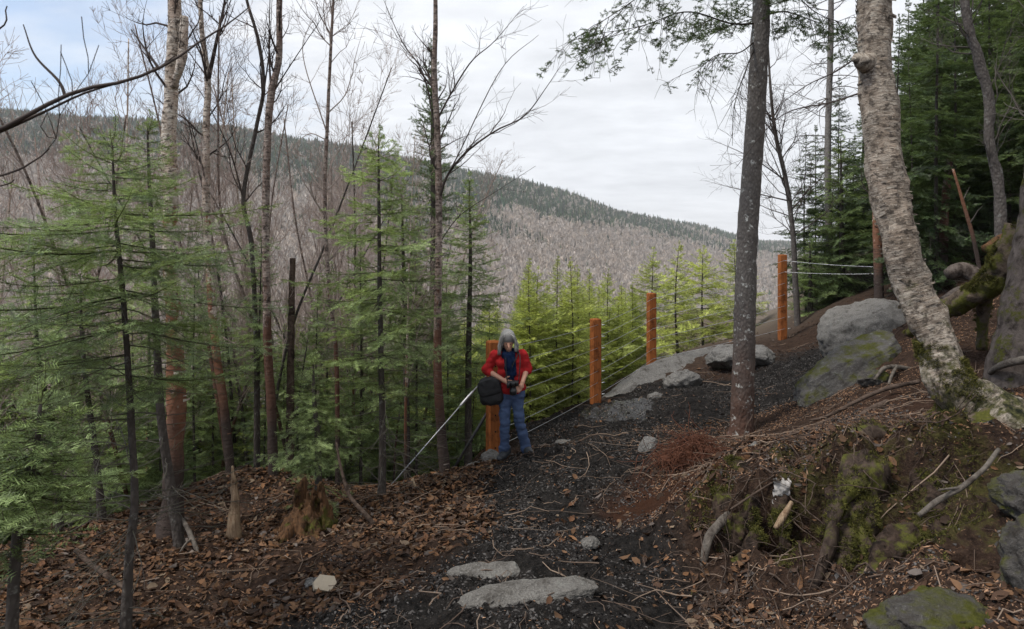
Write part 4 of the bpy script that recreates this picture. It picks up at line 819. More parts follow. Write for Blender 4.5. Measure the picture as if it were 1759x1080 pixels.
fbr = [proto_fir(LB, GB, h, lo, L, 'fir', fb_, 80 + i, dead=10, whorl=0.20, nb=6, fill=0.9, el0=-0.12) for i, (h, lo, L) in enumerate(((4.6, 0.10, 1.40), (3.6, 0.06, 1.25), (5.2, 0.2, 1.45)))]
GC = 'dark spruces in the forest on the right'; LC_ = 'dark spruce in the shaded forest on the right'
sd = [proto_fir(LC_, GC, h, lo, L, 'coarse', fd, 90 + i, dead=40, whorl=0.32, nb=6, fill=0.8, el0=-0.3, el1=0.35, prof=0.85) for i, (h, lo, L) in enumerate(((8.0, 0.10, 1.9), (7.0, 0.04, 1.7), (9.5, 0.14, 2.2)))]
def scatter(protos, spots, r, label, group):
    first = {id(p): True for p in protos}
    for (x, y, h) in spots:
        p = protos[int(r.integers(len(protos)))]; g0 = gz(x, y); ph = max(v[2] for v in [c.bound_box[k] for c in p.children if c.name.startswith('crown') for k in range(8)])
        sc = float(np.clip(h / ph, 0.55, 1.45)); rz = r.uniform(0, 6.28)
        if first[id(p)]:
            p.location = (x, y, g0); p.rotation_euler = (0, 0, rz); p.scale = (sc,) * 3; first[id(p)] = False
        else: tree_copy(p, (x, y, g0), rz, sc, label, group)
r = R_(400); spots = []; tries = 0
while len(spots) < 56 and tries < 7000:
    tries += 1; Y = r.uniform(8.9, 17.5); px = r.uniform(-160, 900); x = (px - CX) * Y / F
    if Y < 9.6 and px > 600: continue
    if px > 800 and Y < 11.5: continue
    if Y < 9.4 and px < 130: continue
    top_py = r.uniform(490, 610) if px < 330 else r.uniform(400, 560) if px < 700 else r.uniform(430, 560)
    if r.uniform() < 0.14 and px < 830: top_py -= 70
    zt = CZ - (top_py - HY) * Y / F; h = zt - gz(x, Y)
    if h < 1.6 or h > 7.0: continue
    if any((x - a) ** 2 + (Y - b) ** 2 < 0.42 ** 2 for a, b, _ in spots): continue
    spots.append((x, Y, h))
scatter(fa, spots, r, LA, GA)
GG = 'sunlit firs behind the thicket'; LG = 'yellow-green young fir glimpsed behind the dark thicket stems'
spots = []; tries = 0
while len(spots) < 40 and tries < 7000:
    tries += 1; Y = r.uniform(11.5, 20); px = r.uniform(-120, 860); x = (px - CX) * Y / F; top_py = r.uniform(500, 640); h = CZ - (top_py - HY) * Y / F - gz(x, Y)
    if h < 1.5 or h > 6.5 or any((x - a) ** 2 + (Y - b) ** 2 < 0.5 ** 2 for a, b, _ in spots): continue
    spots.append((x, Y, h))
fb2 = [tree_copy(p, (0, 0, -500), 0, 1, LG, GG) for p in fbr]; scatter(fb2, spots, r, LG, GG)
spots = []; tries = 0
while len(spots) < 84 and tries < 9000:
    tries += 1; Y = r.uniform(11.5, 24); px = r.uniform(885, 1290); x = (px - CX) * Y / F
    lim = np.interp(px, [885, 1000, 1100, 1200, 1290], [530, 555, 560, 560, 560]); top_py = r.uniform(lim, lim + 110)
    # stay beyond the posts and the ledge
    if 0.7 * (Y - np.interp(px, [845, 1023, 1119, 1250, 1350], [8.75, 11.6, 13.6, 14.8, 15.8])) < 0.7: continue
    zt = CZ - (top_py - HY) * Y / F; h = zt - gz(x, Y)
    if h < 1.4 or h > 6.8: continue
    if any((x - a) ** 2 + (Y - b) ** 2 < 0.5 ** 2 for a, b, _ in spots): continue
    spots.append((x, Y, h))
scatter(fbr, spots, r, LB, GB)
spots = [((1440 - CX) * 17.5 / F, 17.5, 5.4), ((1400 - CX) * 18.5 / F, 18.5, 3.6), ((1385 - CX) * 17.2 / F, 17.2, 2.4)]; tries = 0
while len(spots) < 74 and tries < 16000:
    tries += 1; Y = r.uniform(11.5, 28); px = r.uniform(1440, 1980); x = (px - CX) * Y / F
    if Y < 15.5 and px < 1530: continue
    top_py = np.interp(px, [1440, 1500, 1560, 1640, 1760], [250, 150, -40, -160, -220]) + r.uniform(-10, 150)
    h = CZ - (top_py - HY) * Y / F - gz(x, Y)
    if h < 3 or h > 13.6: continue
    if any((x - a) ** 2 + (Y - b) ** 2 < 0.8 ** 2 for a, b, _ in spots): continue
    spots.append((x, Y, h))
scatter(sd, spots, r, LC_, GC)

GE = 'knee-high firs at the brink'; LE = 'short bushy fir at the brink of the slope, under the taller firs'
low = [proto_fir(LE, GE, h, 0.06, L, 'fir', fm, 95 + i, dead=5, whorl=0.15, nb=6, fill=0.9, el0=-0.15) for i, (h, L) in enumerate(((1.7, 0.75), (2.2, 0.85)))]
spots = []; tries = 0
while len(spots) < 30 and tries < 7000:
    tries += 1; Y = r.uniform(8.9, 12.5); px = r.uniform(-60, 820); x = (px - CX) * Y / F
    brink = np.interp(px, [-200, 130, 300, 400, 650, 845, 930], [5.4, 7.0, 8.0, 8.5, 8.3, 8.75, 10]) + 0.7
    if Y < brink or (px > 640 and Y < 9.9): continue
    h = r.uniform(1.0, 2.4)
    if any((x - a) ** 2 + (Y - b) ** 2 < 0.45 ** 2 for a, b, _ in spots): continue
    spots.append((x, Y, h))
scatter(low, spots, r, LE, GE)
# leafless saplings through the thicket
def proto_bare(label, group, h, barkm, twigm, seed, r0=0.03, **kw):
    t = thing('leafless_sapling', label, 'tree', (0, 0, -500), group); r = R_(seed); p = [(0, 0, -0.2)]; d = np.array([r.normal(0, .1), r.normal(0, .1), 1.0])
    for k in range(5): d = d + np.array([r.normal(0, .10), r.normal(0, .10), 0.0]); p.append(np.array(p[-1]) + d / np.linalg.norm(d) * h / 5)
    return bare_tree(t, p, np.linspace(r0, 0.007, 6), M[barkm], M[twigm], r, k=7, **kw)
GD = 'leafless saplings in the thicket'; LD = 'thin leafless sapling rising from the fir thicket'
bs = [proto_bare(LD, GD, h, b, t, 500 + i, r0, nbr=26, lo=0.3, Lb=1.7, up=0.14, ang=(0.4, 0.75), kids=(6, 5, 4, 3)) for i, (h, b, t, r0) in enumerate(((6.6, 'birch_red', 'twig_red', .030), (6.0, 'birch', 'twig_red', .034), (7.2, 'bark_old', 'twig_red', .032), (5.6, 'birch_red', 'twig_red', .024), (6.8, 'birch', 'twig_red', .032), (6.2, 'birch_red', 'twig_red', .028)))]
spots = []; tries = 0
while len(spots) < 50 and tries < 6000:
    tries += 1; Y = r.uniform(9.2, 18); px = r.uniform(-120, 700); x = (px - CX) * Y / F
    top_py = r.uniform(-60, 260) if px < 560 else r.uniform(130, 360)
    h = CZ - (top_py - HY) * Y / F - gz(x, Y)
    if h < 3 or h > 9.6: continue
    if any((x - a) ** 2 + (Y - b) ** 2 < 0.4 ** 2 for a, b, _ in spots): continue
    spots.append((x, Y, h))
scatter(bs, spots, r, LD, GD)

GF = 'leafless trees lower down the slope'; LF = 'leafless grey tree standing lower on the slope, behind the fir thicket'
bl = [proto_bare(LF, GF, h, b, t, 540 + i, 0.045, nbr=30, lo=0.3, Lb=2.2, up=0.14, ang=(0.4, 0.8), kids=(6, 6, 4, 3)) for i, (h, b, t) in enumerate(((8.5, 'birch', 'twig_red'), (9.5, 'dead_bark', 'twig_red'), (8.0, 'birch_red', 'twig_red')))]
spots = []; tries = 0
while len(spots) < 34 and tries < 9000:
    tries += 1; Y = 17 * (95 / 17) ** r.uniform(0, 1); px = r.uniform(-150, 1290); x = (px - CX) * Y / F; s_ = -0.45 * x + 0.89 * (Y - 10)
    if s_ < 8 or (px > 900 and Y < 24): continue
    if any((x - a) ** 2 + (Y - b) ** 2 < 1.0 for a, b, _ in spots): continue
    h = r.uniform(7, 11.5)
    if px > 760 and HY - (gz(x, Y) + h - CZ) / Y * F < 470: continue
    spots.append((x, Y, h))
scatter(bl, spots, r, LF, GF)

# ------------------------------------------------------------------ trees at the right edge
hero_bare('brown_pole_tree', 'straight red-brown dead pole standing in the dark forest, right of the leaning birch', [(1620, 485, 12.0), (1621, 400, 12.0), (1626, 320, 12.0), (1633, 262, 12.0)], [8, 7, 6.5, 5], 'birch_red', 'dead', 41, nbr=5, lo=0.3, Lb=0.3, k=8, maxlev=1)
hero_bare('leaning_sapling', 'thin pale sapling leaning left in the dark forest near the right edge', [(1690, 468, 11.0), (1672, 410, 11.0), (1655, 350, 11.0), (1637, 290, 11.0)], [4, 3.5, 3, 2], 'birch', 'dead', 42, nbr=3, lo=0.5, Lb=0.4, k=6, maxlev=1)
hero_bare('crooked_tree', 'crooked grey tree snaking upward near the right edge', [(1716, 440, 10.5), (1718, 380, 10.5), (1714, 310, 10.5), (1700, 245, 10.5), (1698, 170, 10.5), (1680, 100, 10.5), (1662, 40, 10.5), (1654, -40, 10.5)], [10, 9, 8.5, 8, 8.5, 8, 7, 6], 'bark_old', 'dead', 43, nbr=14, lo=0.3, Lb=1.6, k=10, rough=0.14, flakes=6)
hero_bare('birch_tree', 'white-topped thin birch hidden behind the leaning birch', [(1511, 512, 13.0), (1508, 440, 13.0), (1506, 370, 13.0), (1505, 250, 13.0), (1503, 60, 13.0)], [8, 7.5, 7, 6, 4], 'birch', 'twig_dark', 44, nbr=8, lo=0.5, Lb=1.0, k=9, flakes=5)
edge_tree = hero_bare('edge_tree', 'thick grey trunk flaring into the ground at the right edge', [(1738, 645, 6.9), (1750, 570, 6.95), (1766, 480, 7.0), (1782, 390, 7.05), (1796, 280, 7.1), (1806, 100, 7.1), (1812, -150, 7.1)], [44, 34, 31, 31, 30, 28, 24], 'bark_mossy', 'dead', 45, nbr=10, lo=0.7, Lb=1.5, k=26, rough=0.12)
eb = np.array(edge_tree.location)
hero_bare('bare_tree', 'leafless tree off the left edge, its dark bough sweeping up across the birches', [(-420, 900, 2.9), (-420, 600, 2.9), (-410, 300, 2.9), (-400, 0, 2.9)], [22, 20, 17, 13], 'bark_fir', 'twig_dark', 46, nbr=6, lo=0.3, Lb=0.7, k=10,
    hero_px=[([(-410, 330, 2.9), (-150, 275, 2.8), (0, 222, 2.7), (70, 185, 2.7), (140, 154, 2.7), (220, 138, 2.72), (290, 108, 2.75), (345, 70, 2.8), (390, 42, 2.82), (428, 12, 2.85)], 0.0115, 0), ([(-150, 285, 2.85), (0, 226, 2.72), (80, 190, 2.72), (150, 158, 2.72), (250, 128, 2.75), (300, 96, 2.75)], 0.007, 0),
             ([(112, 164, 2.7), (100, 138, 2.7), (60, 95, 2.7), (40, 42, 2.7)], 0.0075, 0), ([(272, 116, 2.74), (250, 85, 2.74), (225, 50, 2.74)], 0.006, 0), ([(-420, 420, 2.9), (-200, 350, 2.8), (0, 302, 2.7), (60, 275, 2.7), (85, 255, 2.7)], 0.007, 2), ([(-420, 460, 2.9), (-100, 340, 2.8), (5, 318, 2.7), (25, 308, 2.7)], 0.006, 0), ([(-420, 300, 2.9), (-300, 150, 2.7), (-20, 60, 2.7), (12, 10, 2.7)], 0.006, 2)])

# ------------------------------------------------------------------ stones
def ico(sub):
    t = (1 + 5 ** 0.5) / 2; v = [(-1, t, 0), (1, t, 0), (-1, -t, 0), (1, -t, 0), (0, -1, t), (0, 1, t), (0, -1, -t), (0, 1, -t), (t, 0, -1), (t, 0, 1), (-t, 0, -1), (-t, 0, 1)]
    f = [(0, 11, 5), (0, 5, 1), (0, 1, 7), (0, 7, 10), (0, 10, 11), (1, 5, 9), (5, 11, 4), (11, 10, 2), (10, 7, 6), (7, 1, 8), (3, 9, 4), (3, 4, 2), (3, 2, 6), (3, 6, 8), (3, 8, 9), (4, 9, 5), (2, 4, 11), (6, 2, 10), (8, 6, 7), (9, 8, 1)]
    v = [np.array(a) / np.linalg.norm(a) for a in v]
    for _ in range(sub):
        c = {}; nf = []
        def md(a, b):
            k = (min(a, b), max(a, b))
            if k not in c: m = v[a] + v[b]; c[k] = len(v); v.append(m / np.linalg.norm(m))
            return c[k]
        for a, b, d in f: x, y, z = md(a, b), md(b, d), md(d, a); nf += [(a, x, z), (b, y, x), (d, z, y), (x, y, z)]
        f = nf
    return np.array(v), np.array(f)
ICO = {k: ico(k) for k in (1, 4, 5)}
def rock(label, c, size, rot, seed, m, sub=5, cuts=9, cutd=(0.62, 0.92), rough=0.07, cat='stone', name='stone', top=None, group=None):
    r = R_(seed); v, f = ICO[sub]; v = v.copy()
    for k in range(cuts):
        n = r.normal(0, 1, 3); n /= np.linalg.norm(n); d = r.uniform(*cutd); e = v @ n - d; v = v - np.where(e > 0, e, 0)[:, None] * n * 0.93
    if top is not None:
        n = np.array(top, float); d = n[3]; n = n[:3] / np.linalg.norm(n[:3]); e = v @ n - d; v = v - np.where(e > 0, e, 0)[:, None] * n * 0.9
    v = v * (1 + rough * fbm(v * 2.2 + seed, 5, seed, 0.55)[:, None]) * np.array(size); v = v + 0.012 * fbm(v * 16 + seed, 3, seed)[:, None] * v / np.linalg.norm(v, axis=1, keepdims=True)
    mt = Matrix.Rotation(rot[2], 3, 'Z') @ Matrix.Rotation(rot[1], 3, 'Y') @ Matrix.Rotation(rot[0], 3, 'X')
    v = v @ np.array(mt).T
    o = MB().add(v, t=f).build(name, M[m], None, c); return tag(o, label, cat, group)
def rk(label, px, py, Y, size, rz, seed, m, dz=None, tilt=(0, 0), **kw):
    c = P(px, py, Y); g0 = gz(c[0], c[1])
    c[2] = g0 + (dz if dz is not None else size[2] * 0.3); return rock(label, c, size, (tilt[0], tilt[1], rz), seed, m, **kw)
rk('long flat grey stone set in the path, the nearer of the two', 908, 1022, 4.45, (0.47, 0.13, 0.10), 0.24, 601, 'rock_pale', 0.0, (0.10, -0.02), top=(0.05, -0.1, 1, 0.62), cuts=5, rough=0.05)
rk('shorter flat stone set in the path, just behind the nearer one', 838, 993, 4.9, (0.32, 0.11, 0.08), 0.05, 602, 'rock_pale', -0.01, (0.1, -0.05), top=(0, -0.1, 1, 0.6), cuts=5, rough=0.05)
rk('small pale stone poking from the red soil right of the path', 1011, 932, 5.5, (0.085, 0.07, 0.05), 0.4, 603, 'rock_pale', 0.02)
rk('big rounded grey boulder behind the lone spruce trunk', 1266, 628, 12.6, (0.68, 0.48, 0.34), 0.1, 604, 'rock', 0.16, top=(-0.15, -0.1, 1, 0.55))
rk('long sloping rock ledge under the far posts', 1150, 648, 13.2, (1.95, 0.34, 0.20), 0.72, 605, 'rock', -0.03, (0.25, -0.12), top=(0, -0.3, 1, 0.5))
rk('pointed triangular stone lying in front of the ledge', 1172, 658, 11.8, (0.37, 0.24, 0.22), 0.5, 606, 'rock', 0.06)
rk('small half-buried stone in the wet mud', 1126, 684, 11.0, (0.13, 0.10, 0.07), 0.2, 607, 'rock', 0.02)
rk('large pale angular boulder beside the leaning birch', 1494, 560, 11.0, (0.78, 0.5, 0.66), -0.35, 608, 'rock_pale', 0.08, (0, -0.5), cuts=14)
rk('dark mossy slab sloping down to the trail in front of the pale boulder', 1468, 632, 9.2, (1.02, 0.42, 0.27), 0.25, 609, 'rock_slab', 0.10, (0.15, -0.46), cuts=12)
rk('flat grey slab lying left of the dark mossy slab', 1408, 632, 10.5, (0.36, 0.26, 0.12), 0.3, 610, 'rock', 0.04, (0.1, -0.25))
rk('lumpy stone at the foot of the post by the woman', 846, 800, 8.60, (0.15, 0.13, 0.11), 0.6, 611, 'rock', 0.04)
rk('low stone beside the path below the woman', 820, 815, 8.5, (0.14, 0.09, 0.05), 0.1, 612, 'rock', 0.01)
rk('low mossy stone at the bottom right corner', 1612, 1075, 3.25, (0.32, 0.22, 0.12), 0.2, 613, 'rock_dark', 0.0, rough=0.14)
rk('tall lichen-spotted rock at the right edge near the bottom', 1815, 1040, 3.3, (0.20, 0.26, 0.26), 0.3, 614, 'rock_dark', 0.03, rough=0.14)
rk('dark rock at the right edge below the birch roots', 1790, 915, 3.9, (0.2, 0.22, 0.17), 0.9, 615, 'rock_dark', 0.06, rough=0.14)
rk('upright stone at the edge of the red root tangle', 1112, 772, 7.9, (0.10, 0.08, 0.15), 0.3, 616, 'rock', 0.04, (0, 0.4))
rk('small pale stone on the bank top', 1300, 776, 6.3, (0.09, 0.05, 0.035), 0.5, 617, 'rock_pale', 0.02)
rk('brown rounded stone beside the root of the mossy slab', 1500, 655, 8.4, (0.20, 0.16, 0.13), 0.2, 618, 'rock_dark', 0.06)
rk('half-buried stone left of the wet mud', 968, 742, 9.3, (0.13, 0.10, 0.05), 0.2, 619, 'rock', -0.01)
c0 = on(558, 1014, 4.95); pl = np.array([(-.07, -.05), (.05, -.06), (.085, .01), (.06, .055), (-.05, .06), (-.085, .0)]); nn_ = len(pl); top_ = np.column_stack([pl * 0.92, 0.014 + 0.01 * pl[:, 0] / .08]); bot_ = np.column_stack([pl, np.full(nn_, -0.02)])
cv = np.vstack([top_, bot_, [[0, 0, 0.018]]]); cv = cv @ np.array(Matrix.Rotation(0.75, 3, 'X') @ Matrix.Rotation(0.3, 3, 'Y')).T
ct = [(i, (i + 1) % nn_, 2 * nn_) for i in range(nn_)]; cq = [(i, nn_ + i, nn_ + (i + 1) % nn_, (i + 1) % nn_) for i in range(nn_)]
tag(MB().add(cv, t=ct, q=cq).build('stone_chip', M['chip'], None, c0 + np.array([0, 0, 0.05]), smooth=False), 'pale angular chip of split stone on the leaf litter', 'stone')
rk('dull purple flake of stone beside the pale chip', 538, 1000, 5.1, (0.06, 0.06, 0.03), 0.2, 621, 'rock', 0.02, (0.3, 0.2), sub=4)

# ------------------------------------------------------------------ wooden posts and wires
fence_o = on(1023, 692, 11.6); fence = thing('wire_fence', 'fence of orange-stained square posts strung with seven steel cables', 'fence', fence_o)
def post_mesh(h, s):
    mb = MB(); b = 0.012; r = s / 2; prof = [(r, -r + b), (r, r - b), (r - b, r), (-r + b, r), (-r, r - b), (-r, -r + b), (-r + b, -r), (r - b, -r)]
    V = []; zs = [-0.35] + list(np.linspace(0, h - 0.018, 8)) + [h]
    for i, z in enumerate(zs):
        k = 1.0 if i < len(zs) - 1 else 0.86
        V += [(x * k, y * k, z) for x, y in prof]
    n = len(zs); q = [(i * 8 + j, i * 8 + (j + 1) % 8, (i + 1) * 8 + (j + 1) % 8, (i + 1) * 8 + j) for i in range(n - 1) for j in range(8)]
    V.append((0, 0, h + 0.004)); t = [((n - 1) * 8 + j, (n - 1) * 8 + (j + 1) % 8, n * 8) for j in range(8)]
    return mb.add(V, t=t, q=q)
POSTS = [(847, 800, 8.95, 585), (1023, 694, 11.6, 547), (1119, 640, 13.6, 503), (1344, 582, 14.2, 437)]
pinfo = []
for i, (px, py, Y, tpy) in enumerate(POSTS):
    p = on(px, py, Y); h = P(px, tpy, Y)[2] - p[2]; az = (0.42, 0.30, 0.25, 0.1)[i]
    po = post_mesh(h, (0.150, 0.150, 0.150, 0.142)[i]).build('post', M['post'], fence, p - fence_o, smooth=False); po.rotation_euler = (0, 0, az)
    pinfo.append((p, h))
    hb = MB(); r = 0.075
    for f in np.linspace(0.13, 0.93, 7):
        for side, ang in (((0, -1), 0),) + ((((1, 0), 1),) if i == 0 else ()):
            cx_, cy_ = side[0] * (r + 0.002), side[1] * (r + 0.002)
            if ang == 0: path = [(0, -r + 0.01, f * h), (0, -r - 0.004, f * h)]
            else: path = [(r - 0.01, 0, f * h), (r + 0.004, 0, f * h)]
            b1 = MB(); tube(b1, path, 0.011, 8); b1.build('bolt', M['hole'] if i == 0 else M['iron'], po)
def sag(a, b, n=14, s=0.02):
    u = np.linspace(0, 1, n)[:, None]; q = a * (1 - u) + b * u; q[:, 2] -= 4 * s * (u * (1 - u))[:, 0]; return q
far_end = on(1506, 512, 13.0); fh = 1.0
for k, f in enumerate(np.linspace(0.13, 0.93, 7)):
    cb = MB(); pts = [p + np.array([0.02, -0.075, f * h]) for p, h in pinfo]
    for a, b in zip(pts[:-1], pts[1:]): tube(cb, sag(a, b) - fence_o, 0.0034, 5, cap=False)
    if k >= 5:
        e = P(1500, 458 if k == 6 else 470, 13.0); tube(cb, sag(pts[-1], e) - fence_o, 0.003, 5, cap=False)
    for p in pts[1:]: tube(cb, [p - fence_o + np.array([0.075, 0.02, 0]), p - fence_o + np.array([0.13, 0.03, 0.005])], 0.008, 6)
    cb.build('cable', M['steel'], fence)
gt = P(836, 645, 8.95); ga = on(668, 838, 8.25); g_o = ga.copy(); gy_ = thing('guy_wire', 'bright steel guy wire with turnbuckle running from the near post down to the ground', 'guy wire', g_o)
d = gt - ga; mb = MB(); tube(mb, [ga - g_o - d * 0.03, gt - g_o], 0.0075, 6); mb.build('wire', M['steel'], gy_)
mb = MB(); tube(mb, [ga - g_o + d * 0.70, ga - g_o + d * 0.72, ga - g_o + d * 0.84, ga - g_o + d * 0.86], [0.006, 0.019, 0.019, 0.006], 8); mb.build('turnbuckle', M['steel'], gy_)
bt = P(848, 690, 8.95); ba = on(772, 808, 9.35); ba2 = ba - (bt - ba) * 0.1; bo = thing('brace_rod', 'dark iron brace rod slanting from the near post into the firs', 'brace', ba)
mb = MB(); tube(mb, [ba2 - ba, bt - ba], 0.02, 8); mb.build('rod', M['iron'], bo); mb = MB(); tube(mb, [bt - ba - (bt - ba) * 0.06, bt - ba + (bt - ba) * 0.01], 0.03, 8); mb.build('socket', M['iron'], bo)

# ------------------------------------------------------------------ the woman looking down at her camera
WY = 8.45; wb = on(885, 776, WY); wom = thing('person', 'woman in red sweater and jeans with head bowed over her camera by the near post', 'person', wb)
dzw = wb[2] - P(885, 776, WY)[2]
def W(px, py, dy=0.0): p = P(px, py, WY) - wb; p[1] += dy; p[2] += dzw; return p
def seg(a, b, r0, r1): return (W(*a), W(*b), r0, r1)
legs = [((867, 668, 0.0), (868, 717, -0.05), (866, 766, 0.03)), ((887, 667, 0.0), (891.5, 712, -0.04), (902.5, 758, 0.02))]
arms = [((851, 604, 0.02), (836, 631, 0.04), (866, 643, -0.17)), ((896, 603, 0.02), (905.5, 627, 0.03), (897.5, 647, -0.13))]
body = [seg((872, 572, 0.01), (873, 577, -0.042), 0.077, 0.074), seg((873, 585, -0.055), (874, 594, -0.045), 0.053, 0.034), seg((874, 583, -0.108), (874.5, 588.5, -0.122), 0.009, 0.013), seg((873, 588, 0.02), (873, 604, 0.03), 0.048, 0.052),
        seg((862, 606, 0.02), (885, 606, 0.02), 0.06, 0.06), seg((866, 618, 0.0), (882, 618, 0.0), 0.085, 0.085), seg((868, 640, 0.01), (885, 640, 0.01), 0.075, 0.075), seg((869, 662, 0.01), (885, 662, 0.01), 0.082, 0.082),
        seg((872.5, 592.3, -0.090), (876, 592.3, -0.090), 0.009, 0.009)]
for a, b, c in arms: body += [seg(a, b, 0.045, 0.036), seg(b, c, 0.037, 0.024)]
for a, b, c in legs: body += [seg(a, b, 0.058, 0.038), seg(b, c, 0.038, 0.030)]
# hands: palm, four bent fingers, thumb
def hand(w, palm, fdir, spread, curl, thumb):
    w = np.array(w); palm = np.array(palm); body.append((w, palm, 0.022, 0.026)); f = np.array(fdir) / np.linalg.norm(fdir); s = np.array(spread) / np.linalg.norm(spread); c = np.array(curl) / np.linalg.norm(curl)
    for i, L in enumerate((0.070, 0.078, 0.073, 0.058)):
        b0 = palm + s * (i - 1.5) * 0.019 + f * 0.012; m1 = b0 + f * L * 0.5 + c * 0.006; m2 = m1 + (f * 0.55 + c * 0.83) * L * 0.5
        body.extend([(b0, m1, 0.0095, 0.0088), (m1, m2, 0.0088, 0.0075)])
    t0 = w + (palm - w) * 0.5 + s * -0.028; t1 = t0 + np.array(thumb) * 0.035; t2 = t1 + (np.array(thumb) * 0.5 + f * 0.6) * 0.03; body.extend([(w + (palm - w) * 0.4, t0, 0.016, 0.011), (t0, t1, 0.0105, 0.0095), (t1, t2, 0.0095, 0.008)])
hand(W(866, 643, -0.17), W(872, 645.5, -0.215), (1, -0.25, -0.15), (0, -0.45, -1), (0.3, -1, 0), (0.5, -0.4, 0.8))
hand(W(897.5, 647, -0.13), W(894.5, 654, -0.165), (-0.75, -0.35, -0.65), (-0.5, 0.3, 0.9), (-1, -0.2, 0.2), (-0.6, -0.4, 0.6))
v, q = sdf_caps(body, 0.0075, 0.016); MB().add(v, q=q).build('body', M['skin'], wom)
sw = [seg((858, 606, 0.02), (889, 605.5, 0.02), 0.064, 0.064), seg((866, 616, 0.0), (882, 616, 0.0), 0.098, 0.096), seg((867, 632, 0.0), (884, 632, 0.0), 0.090, 0.090), seg((867, 650, 0.0), (886, 650, 0.0), 0.105, 0.105), seg((868, 660, 0.0), (887, 659, 0.0), 0.108, 0.108)]
for (a, b, c), e in zip(arms, (0.22, 0.14)):
    m = tuple(np.array(b) * (1 - e) + np.array(c) * e); sw += [seg(a, b, 0.066, 0.058), seg(b, m, 0.058, 0.052)]
v, q = sdf_caps(sw, 0.009, 0.03, lambda X: 0.013 * fbm(X.reshape(-1, 3) * np.array([11, 11, 17]), 3, 4))
MB().add(v, q=q).build('sweater', M['red'], wom)
jn = [seg((868, 661, 0.01), (886, 660, 0.01), 0.104, 0.104), seg((868, 672, 0.01), (887, 671, 0.01), 0.102, 0.102)]
for (a, b, c) in legs:
    c2 = (c[0], c[1] + 5, c[2]); jn += [seg(a, b, 0.086, 0.060), seg(b, c2, 0.060, 0.064)]
v, q = sdf_caps(jn, 0.009, 0.022, lambda X: 0.012 * fbm(X.reshape(-1, 3) * np.array([10, 10, 22]), 3, 8))
MB().add(v, q=q).build('jeans', M['denim'], wom)
for hx, tx in (((871, 772.5, 0.05), (858, 776.5, -0.12)), ((900, 764.5, 0.04), (913, 768.5, -0.11))):
    a, b = np.array(hx), np.array(tx); mid_ = a * 0.45 + b * 0.55
    sh = [seg(tuple(a), tuple(mid_), 0.042, 0.046), seg(tuple(mid_), tuple(b), 0.046, 0.036), seg(tuple(a + [0.5, -6, 0]), tuple(a), 0.048, 0.045)]
    v, q = sdf_caps(sh, 0.008, 0.02); v[:, 2] = np.maximum(v[:, 2], min(W(*hx)[2], W(*tx)[2]) - 0.042); MB().add(v, q=q).build('shoe', M['shoe'], wom)
sc_ = [seg((868, 602.5, -0.065), (879, 602.5, -0.065), 0.046, 0.046), seg((864, 603, 0.03), (872, 606, -0.09), 0.040, 0.045), seg((872, 606, -0.09), (883, 602, 0.02), 0.045, 0.040), seg((873, 606, -0.10), (874, 622, -0.125), 0.050, 0.050), seg((874, 622, -0.125), (877, 642, -0.125), 0.050, 0.045), seg((880, 608, -0.09), (882, 634, -0.12), 0.04, 0.038), seg((869, 598, 0.02), (878, 598, 0.02), 0.055, 0.055)]
v, q = sdf_caps(sc_, 0.008, 0.012, lambda X: 0.008 * fbm(X.reshape(-1, 3) * np.array([34, 34, 20]), 3, 6)); MB().add(v, q=q).build('scarf', M['scarf'], wom)
# hair: a cap with a chin-length fall at both sides and strands over it
hc = [seg((872, 571.5, 0.015), (873, 573.5, -0.042), 0.087, 0.085), seg((871, 584, 0.05), (870, 595, 0.06), 0.075, 0.055), seg((868, 569, -0.088), (878, 569, -0.088), 0.028, 0.028)]
hs = [seg((862, 575, -0.01), (858.8, 589, -0.03), 0.031, 0.026), seg((858.8, 589, -0.03), (857.5, 600, -0.045), 0.026, 0.011), seg((883, 575, -0.01), (888, 586, -0.03), 0.027, 0.022), seg((888, 586, -0.03), (889.8, 595, -0.045), 0.020, 0.010), seg((865, 573, -0.075), (862, 586, -0.075), 0.022, 0.016), seg((881, 573, -0.075), (885, 583, -0.075), 0.021, 0.014)]
v, q = sdf_caps(hc + hs, 0.007, 0.016); hair = MB().add(v, q=q, tint=np.full(len(v), 0.12))
r = R_(55)
for i in range(420):
    sd_ = -1 if r.uniform() < 0.55 else 1; a = r.uniform(-0.7, 1.0); top = W(873.5 + sd_ * r.uniform(0, 1.2), 562.3 + max(0, a) * r.uniform(0, 5), -0.01 - 0.085 * a); L = r.uniform(0.4, 1.05); e = r.normal(0, 1.3); fr = 1 if sd_ < 0 else 0.85
    pts = [top, W(873 + sd_ * (6.8 + r.uniform(-1, 1)), 566 + 3 * max(0, a) + r.uniform(-1, 2), -0.02 - 0.10 * a), W(873 + sd_ * (10.8 + r.uniform(-1.5, 1.0)), 575 + r.uniform(-3, 3), -0.02 - 0.095 * a), W(873 + sd_ * (14.2 + e * .5) * fr, 587 + r.uniform(-3, 3), -0.025 - 0.07 * a), W(873 + sd_ * (15.6 + e) * fr, 588 + (14 if sd_ < 0 else 9) * L, -0.04 - 0.055 * a)]
    tube(hair, spline(pts, 12), np.linspace(0.0050, 0.0018, 12), 4, tint=np.float64(np.clip(r.normal(0.5, 0.36), 0, 1)))
hair.build('hair', M['hair'], wom)
eb_ = MB()
for ex in (870.0, 876.8):
    e1 = MB(); v, f = ICO[1]; e1.add(v * 0.007 + W(ex, 583, -0.108), t=f).build('eye', M['hole'], wom)
